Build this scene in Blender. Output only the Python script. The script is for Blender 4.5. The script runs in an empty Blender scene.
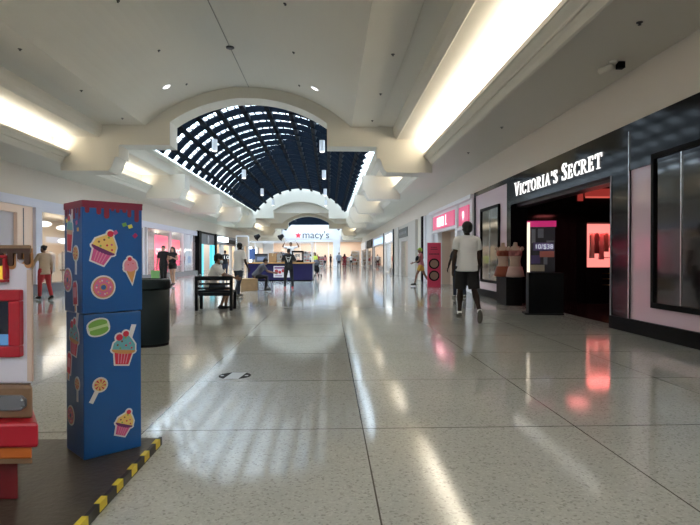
import bpy, math, random
from mathutils import Vector, Matrix
from mathutils.geometry import tessellate_polygon
random.seed(7)
S = bpy.context.scene
COL = S.collection
PI = math.pi
def R(d): return math.radians(d)

# ------------------------------------------------------------------ materials
MATS = {}
def mat(name, col, rough=.5, metal=0, spec=.5, emit=None, es=0, bump=0, bscale=20, coat=0, var=0, vscale=3, alpha=1, trans=0):
    if name in MATS: return MATS[name]
    m = bpy.data.materials.new(name); m.use_nodes = True
    nt = m.node_tree; b = nt.nodes['Principled BSDF']
    b.inputs['Base Color'].default_value = (*col, 1)
    b.inputs['Roughness'].default_value = rough
    b.inputs['Metallic'].default_value = metal
    b.inputs['Specular IOR Level'].default_value = spec
    b.inputs['Coat Weight'].default_value = coat
    b.inputs['Coat Roughness'].default_value = .05
    b.inputs['Transmission Weight'].default_value = trans
    if emit: 
        b.inputs['Emission Color'].default_value = (*emit, 1); b.inputs['Emission Strength'].default_value = es
    tc = None
    if bump or var:
        tc = nt.nodes.new('ShaderNodeTexCoord')
    if var:
        n = nt.nodes.new('ShaderNodeTexNoise'); n.inputs['Scale'].default_value = vscale; n.inputs['Detail'].default_value = 4
        nt.links.new(tc.outputs['Object'], n.inputs['Vector'])
        mx = nt.nodes.new('ShaderNodeMix'); mx.data_type = 'RGBA'
        mx.inputs['A'].default_value = (*[c*(1-var) for c in col], 1); mx.inputs['B'].default_value = (*[min(1, c*(1+var)) for c in col], 1)
        nt.links.new(n.outputs['Fac'], mx.inputs['Factor']); nt.links.new(mx.outputs['Result'], b.inputs['Base Color'])
    if bump:
        n = nt.nodes.new('ShaderNodeTexNoise'); n.inputs['Scale'].default_value = bscale; n.inputs['Detail'].default_value = 3
        nt.links.new(tc.outputs['Object'], n.inputs['Vector'])
        bp = nt.nodes.new('ShaderNodeBump'); bp.inputs['Strength'].default_value = bump; bp.inputs['Distance'].default_value = .02
        nt.links.new(n.outputs['Fac'], bp.inputs['Height']); nt.links.new(bp.outputs['Normal'], b.inputs['Normal'])
    MATS[name] = m
    return m
def glassmat(name, tint=(1,1,1), refl=.12, rough=0.0):
    if name in MATS: return MATS[name]
    m = bpy.data.materials.new(name); m.use_nodes = True
    nt = m.node_tree; nt.nodes.clear()
    o = nt.nodes.new('ShaderNodeOutputMaterial'); t = nt.nodes.new('ShaderNodeBsdfTransparent'); g = nt.nodes.new('ShaderNodeBsdfGlossy')
    t.inputs['Color'].default_value = (*tint, 1); g.inputs['Roughness'].default_value = rough
    f = nt.nodes.new('ShaderNodeLayerWeight'); f.inputs['Blend'].default_value = .5
    pw = nt.nodes.new('ShaderNodeMath'); pw.operation = 'POWER'; pw.inputs[1].default_value = 4
    ad = nt.nodes.new('ShaderNodeMath'); ad.operation = 'ADD'; ad.inputs[1].default_value = refl; ad.use_clamp = True
    nt.links.new(f.outputs['Facing'], pw.inputs[0]); nt.links.new(pw.outputs[0], ad.inputs[0])
    x = nt.nodes.new('ShaderNodeMixShader')
    nt.links.new(ad.outputs[0], x.inputs[0])
    nt.links.new(t.outputs[0], x.inputs[1]); nt.links.new(g.outputs[0], x.inputs[2]); nt.links.new(x.outputs[0], o.inputs[0])
    MATS[name] = m
    return m

M = dict(
 ceil=mat('cream_ceiling_paint', (.68,.645,.565), .65, var=.03, vscale=.6),
 trim=mat('cream_moulding_paint', (.72,.68,.60), .5),
 wall=mat('beige_wall_paint', (.72,.65,.58), .6, var=.03, vscale=.8),
 white=mat('white_paint', (.80,.80,.83), .35),
 blackgloss=mat('black_gloss_panel', (.006,.006,.008), .09, spec=.12),
 black=mat('black_satin', (.007,.007,.008), .55, spec=.08),
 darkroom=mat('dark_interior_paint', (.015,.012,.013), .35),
 pink=mat('pale_pink_glass_panel', (.74,.56,.68), .10, spec=.5),
 chrome=mat('brushed_steel', (.6,.6,.6), .25, metal=1),
 greymetal=mat('grey_metal', (.35,.36,.38), .4, metal=.6),
 navy=mat('navy_painted_metal', (.004,.008,.015), .7, spec=.06),
 shutter=mat('beige_shutter', (.62,.50,.40), .5, bump=.1, bscale=60),
 granite=mat('grey_granite_base', (.16,.17,.19), .25, var=.3, vscale=60),
 redsign=mat('red_sign_panel', (.62,.03,.09), .4),
 skin_d=mat('deep_brown_skin', (.032,.017,.012), .55, spec=.25), skin_m=mat('brown_skin', (.22,.11,.065), .5), skin_l=mat('light_skin', (.50,.29,.20), .5),
 hair=mat('black_hair', (.01,.008,.007), .55, bump=.5, bscale=90),
 tee_w=mat('white_cotton', (.80,.80,.82), .85, bump=.5, bscale=14), tee_b=mat('black_cotton', (.012,.012,.015), .85, bump=.4, bscale=14),
 shorts=mat('black_shorts_fabric', (.014,.013,.014), .8, bump=.4, bscale=16), jeans=mat('dark_denim', (.025,.035,.06), .85, bump=.4, bscale=20),
 beige=mat('beige_blouse_fabric', (.50,.38,.28), .85, bump=.5, bscale=14), redp=mat('red_trousers_fabric', (.50,.04,.05), .8, bump=.3, bscale=16),
 grey_f=mat('grey_fabric', (.10,.10,.12), .85, bump=.4, bscale=14), yellow=mat('mustard_fabric', (.62,.38,.06), .8), pinkf=mat('dusty_pink_fabric', (.50,.22,.24), .8),
 green=mat('lime_green_fabric', (.30,.50,.05), .8), bluef=mat('light_blue_fabric', (.35,.45,.60), .8), redf=mat('dark_red_fabric', (.28,.03,.06), .8), hiviz=mat('yellow_green_fabric', (.62,.70,.10), .8),
 shoe=mat('dark_olive_shoe', (.06,.055,.04), .6), shoe_b=mat('black_shoe', (.01,.01,.01), .5), sole=mat('light_shoe_sole', (.13,.12,.10), .7), sock=mat('white_sock', (.75,.75,.75), .9),
 shoe_r=mat('red_shoe', (.45,.02,.03), .6), mask=mat('pale_blue_face_mask', (.45,.55,.65), .8), eye=mat('dark_eye', (.01,.01,.01), .2), lip=mat('lip_skin', (.25,.08,.07), .5),
)
EMATS = {}
def emat(name, col, s): return mat(name, (.02,.02,.02), .5, emit=col, es=s)

# ------------------------------------------------------------------ mesh builder
class MB:
    def __init__(s): s.v=[]; s.f=[]; s.m=[]; s.mats=[]; s.cm=0
    def use(s, m):
        if m not in s.mats: s.mats.append(m)
        s.cm = s.mats.index(m); return s
    def add(s, vs, fs):
        o = len(s.v); s.v += [tuple(v) for v in vs]
        for f in fs: s.f.append([o+i for i in f]); s.m.append(s.cm)
        return s
    def box(s, x0,x1,y0,y1,z0,z1, mx=None):
        x0,x1=min(x0,x1),max(x0,x1); y0,y1=min(y0,y1),max(y0,y1); z0,z1=min(z0,z1),max(z0,z1)
        vs=[(x0,y0,z0),(x1,y0,z0),(x1,y1,z0),(x0,y1,z0),(x0,y0,z1),(x1,y0,z1),(x1,y1,z1),(x0,y1,z1)]
        if mx: vs=[mx@Vector(v) for v in vs]
        return s.add(vs,[(0,3,2,1),(4,5,6,7),(0,1,5,4),(1,2,6,5),(2,3,7,6),(3,0,4,7)])
    def bar(s, a, b, w, d=None, up=(0,0,1)):
        a=Vector(a); b=Vector(b); t=(b-a).normalized(); u=Vector(up)
        if abs(t.dot(u))>.95: u=Vector((0,1,0))
        r=t.cross(u).normalized(); u=r.cross(t).normalized(); d=d or w
        vs=[]
        for p in (a,b):
            for i,j in ((-1,-1),(1,-1),(1,1),(-1,1)): vs.append(p+r*(i*w/2)+u*(j*d/2))
        return s.add(vs,[(3,2,1,0),(4,5,6,7),(0,1,5,4),(1,2,6,5),(2,3,7,6),(3,0,4,7)])
    def tube(s, pts, rads, n=10, round_ends=False):
        """closed tapered tube along points"""
        pts=[Vector(p) for p in pts]
        if round_ends:
            t0=(pts[0]-pts[1]).normalized(); t1=(pts[-1]-pts[-2]).normalized()
            P=[];Q=[]
            for k in (80,60,35): P.append(pts[0]+t0*rads[0]*math.sin(R(k))); Q.append(rads[0]*math.cos(R(k)))
            P+=pts; Q+=list(rads)
            for k in (35,60,80): P.append(pts[-1]+t1*rads[-1]*math.sin(R(k))); Q.append(rads[-1]*math.cos(R(k)))
            pts,rads=P,Q
        o=len(s.v); N=len(pts)
        t=(pts[1]-pts[0]).normalized(); u=Vector((0,0,1)) if abs(t.z)<.9 else Vector((0,1,0))
        r=t.cross(u).normalized(); vs=[]
        for i,p in enumerate(pts):
            if i==0: t=(pts[1]-p)
            elif i==N-1: t=(p-pts[i-1])
            else: t=(pts[i+1]-pts[i-1])
            t.normalize(); r=(r-t*r.dot(t)).normalized(); w=t.cross(r)
            for k in range(n):
                a=2*PI*k/n; vs.append(p+(r*math.cos(a)+w*math.sin(a))*rads[i])
        fs=[]
        for i in range(N-1):
            for k in range(n):
                k2=(k+1)%n; fs.append((i*n+k,i*n+k2,(i+1)*n+k2,(i+1)*n+k))
        fs.append(tuple(range(n-1,-1,-1))); fs.append(tuple((N-1)*n+k for k in range(n)))
        return s.add(vs,fs)
    def cyl(s, a, b, r0, r1=None, n=16): return s.tube([a,b],[r0,r0 if r1 is None else r1],n)
    def lathe(s, c, prof, n=24, ax='z'):
        vs=[]
        for (r,z) in prof:
            for k in range(n):
                a=2*PI*k/n; x,y=r*math.cos(a),r*math.sin(a)
                vs.append({'z':(c[0]+x,c[1]+y,c[2]+z),'y':(c[0]+x,c[1]+z,c[2]+y),'x':(c[0]+z,c[1]+x,c[2]+y)}[ax])
        N=len(prof); fs=[]
        for i in range(N-1):
            for k in range(n):
                k2=(k+1)%n; fs.append((i*n+k,i*n+k2,(i+1)*n+k2,(i+1)*n+k))
        fs.append(tuple(range(n-1,-1,-1))); fs.append(tuple((N-1)*n+k for k in range(n)))
        return s.add(vs,fs)
    def ell(s, c, rx, ry, rz, mx=None, n=16, m=10):
        vs=[];c=Vector(c)
        for i in range(1,m):
            t=PI*i/m
            for k in range(n):
                a=2*PI*k/n; v=Vector((rx*math.sin(t)*math.cos(a), ry*math.sin(t)*math.sin(a), rz*math.cos(t)))
                if mx: v=mx@v
                vs.append(c+v)
        top=Vector((0,0,rz)); bot=Vector((0,0,-rz))
        if mx: top=mx@top; bot=mx@bot
        vs+= [c+top,c+bot]; T=(m-1)*n; fs=[]
        for i in range(m-2):
            for k in range(n):
                k2=(k+1)%n; fs.append((i*n+k,(i+1)*n+k,(i+1)*n+k2,i*n+k2))
        for k in range(n):
            k2=(k+1)%n; fs.append((T,k,k2)); fs.append((T+1,(m-2)*n+k2,(m-2)*n+k))
        return s.add(vs,fs)
    def prism(s, poly, fn0, fn1):
        """poly: 2D points; fn0/fn1 map (a,b) to the 3D points of the two caps"""
        n=len(poly); vs=[fn0(*p) for p in poly]+[fn1(*p) for p in poly]
        tri=tessellate_polygon([[Vector((p[0],p[1],0)) for p in poly]])
        fs=[tuple(t) for t in tri]+[tuple(n+i for i in reversed(t)) for t in tri]
        for i in range(n): j=(i+1)%n; fs.append((i,j,n+j,n+i))
        return s.add(vs,fs)
    def xz(s, poly, y0, y1): return s.prism(poly, lambda a,b:(a,y0,b), lambda a,b:(a,y1,b))
    def yz(s, poly, x0, x1): return s.prism(poly, lambda a,b:(x0,a,b), lambda a,b:(x1,a,b))
    def xy(s, poly, z0, z1): return s.prism(poly, lambda a,b:(a,b,z0), lambda a,b:(a,b,z1))
    def sweep(s, prof, y0, y1):
        n=len(prof); vs=[(x,y0,z) for x,z in prof]+[(x,y1,z) for x,z in prof]
        return s.add(vs,[(i,i+1,n+i+1,n+i) for i in range(n-1)])
    def mesh(s, name, mats=None):
        me=bpy.data.meshes.new(name); me.from_pydata(s.v,[],s.f)
        ms = s.mats if s.mats else ([mats] if not isinstance(mats,(list,tuple)) else mats)
        for m in ms: me.materials.append(m)
        if s.mats: me.polygons.foreach_set('material_index', s.m)
        me.update(); return me
    def build(s, name, mats=None, parent=None, smooth=False, bevel=0):
        me=s.mesh(name, mats)
        import bmesh
        bm=bmesh.new(); bm.from_mesh(me); bmesh.ops.recalc_face_normals(bm, faces=bm.faces); bm.to_mesh(me); bm.free()
        if smooth: me.polygons.foreach_set('use_smooth',[True]*len(me.polygons))
        o=bpy.data.objects.new(name, me); COL.objects.link(o)
        if parent: o.parent=parent
        if bevel:
            b=o.modifiers.new('bevel','BEVEL'); b.width=bevel; b.segments=2; b.limit_method='ANGLE'
        return o
def tag(o, label=None, cat=None, group=None, kind=None):
    if label: o['label']=label
    if cat: o['category']=cat
    if group: o['group']=group
    if kind: o['kind']=kind
    return o
def struct(o): o['kind']='structure'; return o
def empty(name, loc=(0,0,0), rz=0, label=None, cat=None, group=None):
    o=bpy.data.objects.new(name,None); COL.objects.link(o); o.location=loc; o.rotation_euler=(0,0,rz); o.empty_display_size=.2
    return tag(o,label,cat,group)
def copy_tree(o, parent=None):
    c=o.copy(); COL.objects.link(c)
    if parent: c.parent=parent
    for ch in list(o.children): copy_tree(ch,c)
    return c
def text_mesh(name, body, size, m, parent, origin, ux, uz, ext=.01, align='LEFT', fit=None, shear=0):
    """lettering as mesh; ux = reading direction, uz = up, both unit vectors"""
    cu=bpy.data.curves.new(name,'FONT'); cu.body=body; cu.size=size; cu.extrude=ext; cu.align_x=align; cu.shear=shear
    t=bpy.data.objects.new(name,cu); COL.objects.link(t)
    dg=bpy.context.evaluated_depsgraph_get(); me=bpy.data.meshes.new_from_object(t.evaluated_get(dg))
    bpy.data.objects.remove(t); bpy.data.curves.remove(cu)
    ux=Vector(ux); uz=Vector(uz); un=ux.cross(uz)
    sx=1
    if fit:
        w=max(v.co.x for v in me.vertices)-min(v.co.x for v in me.vertices); sx=fit/w
    for v in me.vertices:
        c=v.co.copy(); v.co=Vector(origin)+ux*(c.x*sx)+uz*c.y+un*c.z
    me.materials.clear(); me.materials.append(m)
    o=bpy.data.objects.new(name,me); COL.objects.link(o)
    if parent: o.parent=parent
    return o
# ------------------------------------------------------------------ camera, world
cam=bpy.data.cameras.new('camera'); co=bpy.data.objects.new('camera',cam); COL.objects.link(co)
co.location=(0,0,1.22); cam.sensor_width=36; cam.lens=545/700*36; cam.clip_start=.05; cam.clip_end=400
co.rotation_euler=(R(90-.47),0,-R(2.155)); S.camera=co
w=bpy.data.worlds.new('sky'); S.world=w; w.use_nodes=True
bg=w.node_tree.nodes['Background']; bg.inputs[0].default_value=(.74,.88,1,1); bg.inputs[1].default_value=5.4
S.view_settings.view_transform='Standard'; S.view_settings.look='None'; S.view_settings.gamma=1; S.view_settings.exposure=0.78
S.cycles.max_bounces=7; S.cycles.diffuse_bounces=4; S.cycles.glossy_bounces=4; S.cycles.transparent_max_bounces=12
S.cycles.use_denoising=True; S.cycles.sample_clamp_indirect=6; S.cycles.caustics_reflective=False; S.cycles.caustics_refractive=False

XR, XL, XC = 4.97, -10.27, -2.65
Y0, YE = -9.0, 85.0
B1, B2, B3 = 18.1, 51.0, 69.0          # crossbeams
# ------------------------------------------------------------------ floor
fl=mat('polished_terrazzo', (.5,.5,.45), .1)
nt=fl.node_tree; b=nt.nodes['Principled BSDF']; L=nt.links.new
tc=nt.nodes.new('ShaderNodeTexCoord')
def noise(sc,det=2):
    n=nt.nodes.new('ShaderNodeTexNoise'); n.inputs['Scale'].default_value=sc; n.inputs['Detail'].default_value=det; L(tc.outputs['Object'],n.inputs['Vector']); return n
def ramp(src, stops):
    r=nt.nodes.new('ShaderNodeValToRGB'); e=r.color_ramp.elements
    e[0].position,e[0].color=stops[0][0],(*stops[0][1],1); e[1].position,e[1].color=stops[-1][0],(*stops[-1][1],1)
    for p,c in stops[1:-1]:
        q=e.new(p); q.color=(*c,1)
    L(src,r.inputs[0]); return r
v=nt.nodes.new('ShaderNodeTexVoronoi'); v.inputs['Scale'].default_value=85; L(tc.outputs['Object'],v.inputs['Vector'])
sep=nt.nodes.new('ShaderNodeSeparateColor'); L(v.outputs['Color'],sep.inputs[0])
chips=ramp(sep.outputs[0],[(0,(.33,.335,.31)),(.08,(.40,.405,.375)),(.2,(.49,.50,.475)),(.8,(.515,.525,.50)),(1,(.58,.585,.56))])
cloud=ramp(noise(.9,3).outputs['Fac'],[(.3,(.90,.90,.90)),(.7,(1,1,1))])
mul=nt.nodes.new('ShaderNodeMix'); mul.data_type='RGBA'; mul.blend_type='MULTIPLY'; mul.inputs['Factor'].default_value=1
L(chips.outputs[0],mul.inputs['A']); L(cloud.outputs[0],mul.inputs['B'])
sx=nt.nodes.new('ShaderNodeSeparateXYZ'); L(tc.outputs['Object'],sx.inputs[0])
def mth(op,a,bv=None,cv=None):
    n=nt.nodes.new('ShaderNodeMath'); n.operation=op
    for i,q in enumerate((a,bv,cv)):
        if q is None: continue
        if isinstance(q,(int,float)): n.inputs[i].default_value=q
        else: L(q,n.inputs[i])
    return n.outputs[0]
def joint(out, off, per, hw):
    d=mth('PINGPONG',mth('SUBTRACT',out,off),per/2.0)
    return mth('LESS_THAN',d,hw)
j=mth('MAXIMUM',joint(sx.outputs['X'],.238-1.541*20,1.541,.0045),joint(sx.outputs['Y'],3.885-1.541*20,1.541,.006))
mj=nt.nodes.new('ShaderNodeMix'); mj.data_type='RGBA'; L(j,mj.inputs['Factor']); L(mul.outputs['Result'],mj.inputs['A']); mj.inputs['B'].default_value=(.10,.09,.08,1)
L(mj.outputs['Result'],b.inputs['Base Color'])
rr=nt.nodes.new('ShaderNodeMapRange'); rr.inputs[3].default_value=.07; rr.inputs[4].default_value=.115; L(noise(3,4).outputs['Fac'],rr.inputs[0]); L(rr.outputs[0],b.inputs['Roughness'])
b.inputs['Specular IOR Level'].default_value=.42
bp=nt.nodes.new('ShaderNodeBump'); bp.inputs['Strength'].default_value=.02; bp.inputs['Distance'].default_value=.02; L(noise(2.2,2).outputs['Fac'],bp.inputs['Height']); L(bp.outputs['Normal'],b.inputs['Normal'])
f=MB(); f.box(-16,11,Y0-1,YE+14,-.12,0); struct(f.build('floor',fl))

# ------------------------------------------------------------------ ceiling profile (x,z)
right_outer=[(XR,4.30),(3.40,4.30),(3.365,4.32),(3.33,4.40),(3.25,4.50),(3.17,4.57),(3.15,4.60),(3.12,4.60),(3.12,4.69),(3.26,4.69),(3.26,4.45),(3.66,4.45),(3.66,5.17),
             (2.26,5.17),(2.23,5.16),(2.19,5.20),(2.14,5.30),(2.115,5.42),(2.11,5.56)]
def mir(p): return [(2*XC-x,z) for x,z in p][::-1]
vc=1.22+.58; VR=5.05
vault=[]
for k in range(33):
    a=R(41.9-k*83.8/32); vault.append((XC+VR*math.sin(a), vc+VR*math.cos(a)))
mid=[(1.62,5.60),(1.60,5.56),(vault[0][0],5.56)]
core=[right_outer[-1]]+mid+vault+mir(mid)+[mir(right_outer)[0]]
for a_,b_ in ((-6.0,B1+.02),(B2+.8,B3+.1)):  # near vault stops behind the camera, left open to let sky light in
    c=MB(); c.sweep(core,a_,b_); struct(c.build('ceiling',M['ceil']))
curb=[(2.11,5.56),(1.90,5.60),(1.90,5.68)]
for (a_,b_) in ((B1+.8,B2+.1),(B3+.8,YE)):
    for cu in (curb,mir(curb)): c=MB(); c.sweep(cu,a_,b_); struct(c.build('ceiling',M['ceil']))
for pr in (right_outer,mir(right_outer)): c=MB(); c.sweep(pr,Y0,YE); struct(c.build('ceiling',M['ceil']))
# unseen slabs added above the shop rows to stop sky light leaking in
c=MB(); c.box(XR-.1,10.6,Y0-1,YE+14,4.32,4.5); c.box(-16,XL+.1,Y0-1,YE+14,4.32,4.5); struct(c.build('roof_light_block',M['ceil']))
# crossbeams with an arched opening
def arc(cx, hw, zs, za, n=20, d=1):
    rise=za-zs; r=(hw*hw+rise*rise)/(2*rise); a0=math.asin(hw/r); zc=za-r
    pts=[(cx+r*math.sin(a0-2*a0*k/n), zc+r*math.cos(a0-2*a0*k/n)) for k in range(n+1)]
    return pts[::d]
def crossbeam(y0,y1,top):
    g=MB()
    hw=2.57
    half=[(3.68,top),(3.68,4.52),(1.57,4.52),(1.57,4.92),(XC+hw,4.92)]
    poly=half+arc(XC,hw,5.68,6.49)+[(2*XC-x,z) for x,z in half[::-1]]
    g.xz(poly,y0,y1)
    for sgn in (1,-1):
        t=[(1.66,4.53),(3.42,4.53),(3.42,4.06),(1.92,4.06),(1.86,4.10),(1.78,4.22),(1.72,4.40)]
        if sgn<0: t=[(2*XC-x,z) for x,z in t]
        g.xz(t,y0-.05,y1+.05)
    o=g.build('beam',M['ceil']); struct(o); return o
crossbeam(B1,B1+.85,7.4); crossbeam(B2,B2+.85,8.2); crossbeam(B3,B3+.85,7.4)
def bracket(y):
    for sgn in (1,-1):
        g=MB()
        t1=[(1.60,4.52),(3.68,4.52),(3.68,5.17),(2.26,5.17),(2.16,5.22),(1.60,5.22)]
        t=[(1.66,4.53),(3.42,4.53),(3.42,4.06),(1.92,4.06),(1.86,4.10),(1.78,4.22),(1.72,4.40)]
        if sgn<0: t=[(2*XC-x,z) for x,z in t]; t1=[(2*XC-x,z) for x,z in t1]
        g.xz(t1,y,y+.85); g.xz(t,y-.05,y+.9)
        struct(g.build('beam',M['trim']))
for k in (1,2,3): bracket(B1+8.22*k)
bracket(B3+8.2)
# skylight glass vaults and end walls
gl=glassmat('skylight_glass',(.93,.97,1),.06)
for (a,bb) in ((B1+.85,B2),(B3+.85,YE)):
    arcp=arc(XC,4.56,5.68,8.1,24)
    g=MB(); g.sweep(arcp,a,bb); struct(g.build('window_1' if a<30 else 'window_2',gl))
    fr=MB()
    for (x,z) in arcp[1:-1:2]: fr.bar((x,a,z+.04),(x,bb,z+.04),.05,.08)
    n=int((bb-a)/1.37)
    for k in range(n+1):
        y=a+.02+(bb-a-.04)*k/n
        for p,q in zip(arcp[:-1],arcp[1:]): fr.bar((p[0],y,p[1]+.04),(q[0],y,q[1]+.04),.05,.08)
    o=fr.build('skylight_frame',M['white']); o['kind']='structure'
    for y in ((bb,) if a<30 else ()):
        e=MB(); e.xz([(1.95,5.5)]+arcp+[(2*XC-1.95,5.5)],y+.86,y+1.0); struct(e.build('wall_skylight_end',M['trim']))
    e=MB(); e.xz([(1.95,7.2)]+[p for p in arcp if p[1]>7.21]+[(2*XC-1.95,7.2)],a-.5,a-.4); struct(e.build('wall_skylight_end',M['trim']))
# ------------------------------------------------------------------ navy lattice under the skylight
def lattice(y0,y1,label,angs):
    root=empty('skylight_lattice',(XC,(y0+y1)/2,5.6),0,label,'lattice')
    RI,RO=4.88,5.14; zc=1.22+1.4
    ry=y0+.35
    A=R(55.5)
    off=Vector((XC,(y0+y1)/2,5.6))
    first=None; k=0
    while ry<y1-.2:
        if first is None:
            g=MB(); n=30; pts=[]
            for i in range(n+1):
                a=-A+2*A*i/n; pts.append((RO*math.sin(a),zc+RO*math.cos(a)-5.6))
            for i in range(n,-1,-1):
                a=-A+2*A*i/n; pts.append((RI*math.sin(a),zc+RI*math.cos(a)-5.6))
            vs=[(x,-.06,z) for x,z in pts]+[(x,.06,z) for x,z in pts]; N=len(pts); fs=[]
            for i in range(n):
                q=(i,i+1,N-2-i,N-1-i); fs.append(q); fs.append(tuple(N+t for t in reversed(q)))
            for i in range(N): j2=(i+1)%N; fs.append((i,j2,N+j2,N+i))
            g.add(vs,fs); o=g.build('transverse_rib',M['navy'],root); first=o
        else:
            o=first.copy(); COL.objects.link(o); o.parent=root
        o.location=(0,ry-off.y,0); ry+=1.37; k+=1
    for a in angs:
        a=R(a); g=MB(); rm=(RI+RO)/2+.02
        p=Vector((rm*math.sin(a),0,zc+rm*math.cos(a)-5.6)); nrm=Vector((math.sin(a),0,math.cos(a)))
        g.bar(p+Vector((0,y0-off.y,0)),p+Vector((0,y1-off.y,0)),.20,.26,up=nrm)
        g.build('lengthwise_bar',M['navy'],root)
    # slim members between the bars
    g=MB()
    for i in range(len(angs)-1):
        for t in (1/3,2/3):
            a=R(angs[i]+(angs[i+1]-angs[i])*t); rm=RO-.02
            p=Vector((rm*math.sin(a),0,zc+rm*math.cos(a)-5.6)); nrm=Vector((math.sin(a),0,math.cos(a)))
            g.bar(p+Vector((0,y0-off.y,0)),p+Vector((0,y1-off.y,0)),.05,.05,up=nrm)
    g.build('slim_bar',M['navy'],root)
    return root
lattice(B1+.95,B2-.1,'long arched navy louvre lattice hanging below the big skylight',[-51,-41,-32,-22.5,-11.5,0,11.5,22.5,32,41,51])
lattice(B3+.95,YE-.3,'far dark louvre lattice seen through the distant arch above the department store',[-50,-30,-10,10,30,50])
# pendant lanterns
lant=mat('frosted_lantern_metal',(.62,.63,.66),.35)
names=[('first','nearest'),('second','second'),('third','third'),('fourth','farthest')]
proto=None
for si,sx_ in (('left',-2.33),('right',2.33)):
    for k,y in enumerate((23.9,32.0,40.6,48.4)):
        if proto is None:
            r=empty('pendant_lantern'); g=MB(); g.lathe((0,0,0),[(.02,.25),(.12,.24),(.12,-.22),(.11,-.25),(.02,-.26)],16); g.build('lantern_body',lant,r)
            g=MB(); g.lathe((0,0,-.27),[(.09,0),(.10,.02)],14); g.build('lens',emat('lantern_glow',(1,.95,.85),3),r)
            g=MB(); g.cyl((0,0,.24),(0,0,.84),.012,n=6); g.build('rod',M['navy'],r); proto=r
        else: r=copy_tree(proto)
        r.location=(XC+sx_,y,1.22+4.9)
        tag(r,f'white cylindrical lantern under the navy lattice, {names[k][1]} in the {si} row','lantern','lanterns hanging from the lattice')
# recessed lights, sprinklers and small ceiling fittings
def vault_pt(deg, dz=0): 
    a=R(deg); return (XC+VR*math.sin(a), vc+VR*math.cos(a))
glow=emat('downlight_glow',(1,.98,.95),2.5)
def downlight(x,y,z,tilt,label,r=.11):
    e=empty('recessed_light',(x,y,z),0,label,'ceiling light','recessed ceiling lights'); e.rotation_euler=(0,tilt,0)
    g=MB(); g.lathe((0,0,0),[(r+.03,.01),(r+.03,-.015),(r,-.02),(r,.01)],20); g.build('trim_ring',M['white'],e)
    g=MB(); g.lathe((0,0,-.012),[(r*.97,0),(r*.97,.01)],20); g.build('lens',glow,e)
    l=bpy.data.lights.new('spot','SPOT'); l.energy=60; l.spot_size=R(95); l.spot_blend=.6; l.shadow_soft_size=.1; l.color=(1,.95,.88)
    lo=bpy.data.objects.new('downlight_lamp',l); COL.objects.link(lo); lo.location=(x,y,z-.08)
    return e
for d,s_ in ((-26,'left'),(26,'right')):
    x,z=vault_pt(d); downlight(x,16.5,z,R(d),f'bright round recessed light on the {s_} slope of the near vault')
    x,z=vault_pt(d); downlight(x,60,z,R(d),f'tiny recessed light on the {s_} slope of the far vault')
sp=mat('dark_sprinkler',(.05,.045,.04),.5)
def sprinkler(x,y,z,label):
    g=MB(); g.lathe((x,y,z),[(.045,.01),(.04,-.008),(.015,-.012),(.012,-.03),(.022,-.033),(.022,-.037)],12); tag(g.build('sprinkler_head',sp),label,'sprinkler','sprinkler heads on the ceiling')
rows=['nearest','second','third']
for d,s_ in ((-20,'left'),(20,'right')):
    for i,y in enumerate((8.8,11.5,14.2,16.9)):
        if i==0: continue
        x,z=vault_pt(d); sprinkler(x,y,z,f'small dark sprinkler head, {rows[i-1]} one on the {s_} slope of the vault')
for x,s_ in ((2*XC-1.12,'left'),(1.35,'right')):
    for i,y in enumerate((11.6,14.4,17.2)): sprinkler(x,y,5.56,f'small dark sprinkler head, {rows[i]} one on the flat band {s_} of the vault')
for x,s_ in ((4.05,'right'),(-9.6,'left')):
    for i,y in enumerate((7.0,12.7,15.8)): sprinkler(x,y,4.30,f'small dark sprinkler head, {rows[i]} one on the low soffit over the {s_} shops')
g=MB(); x,z=vault_pt(0); g.lathe((x,14.7,z),[(.11,.02),(.11,-.03),(.07,-.05),(.02,-.05)],16); tag(g.build('smoke_detector',sp),'dark round smoke detector on the centre line of the near vault','detector')
e=empty('security_camera',(4.45,8.4,4.3),0,'small wall camera unit with dark lens on the right soffit above the black shop','camera')
g=MB(); g.lathe((0,0,-.04),[(.07,.04),(.07,0),(.03,-.01)],14); g.build('mount',M['trim'],e)
g=MB(); g.tube([(0,0,-.07),(-.14,.18,-.1)],[.05,.05],10); g.build('housing',M['trim'],e,True)
g=MB(); g.box(.03,.13,-.1,0,-.13,-.03); g.build('lens',M['black'],e)
# centre seam of the vault
g=MB(); g.box(XC-.008,XC+.008,Y0,B1,1.22+5.615,1.22+5.64); struct(g.build('trim_1',mat('seam_shadow_gap',(.3,.28,.24),.8)))

# ------------------------------------------------------------------ shell walls
def wallbox(name,*a,m='wall'):
    g=MB(); g.box(*a); o=g.build(name,M[m]); struct(o); return o
wallbox('wall_right',XR,XR+.3,Y0,YE,3.43,4.33)
wallbox('wall_left',XL-.3,XL,Y0,YE,3.27,4.33)
wallbox('wall_right_light_block',10.3,10.5,Y0-1,YE+14,0,4.4,m='darkroom')  # unseen outer walls, both sides, added against sky light leaking in
wallbox('wall_left_light_block',-15.9,-15.7,Y0-1,YE+14,0,4.4)
g=MB(); g.box(-16,11,Y0-.5,Y0-.2,0,7.4); struct(g.build('wall_back_light_block',M['wall']))  # unseen end wall added to block sky light behind the camera

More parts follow.
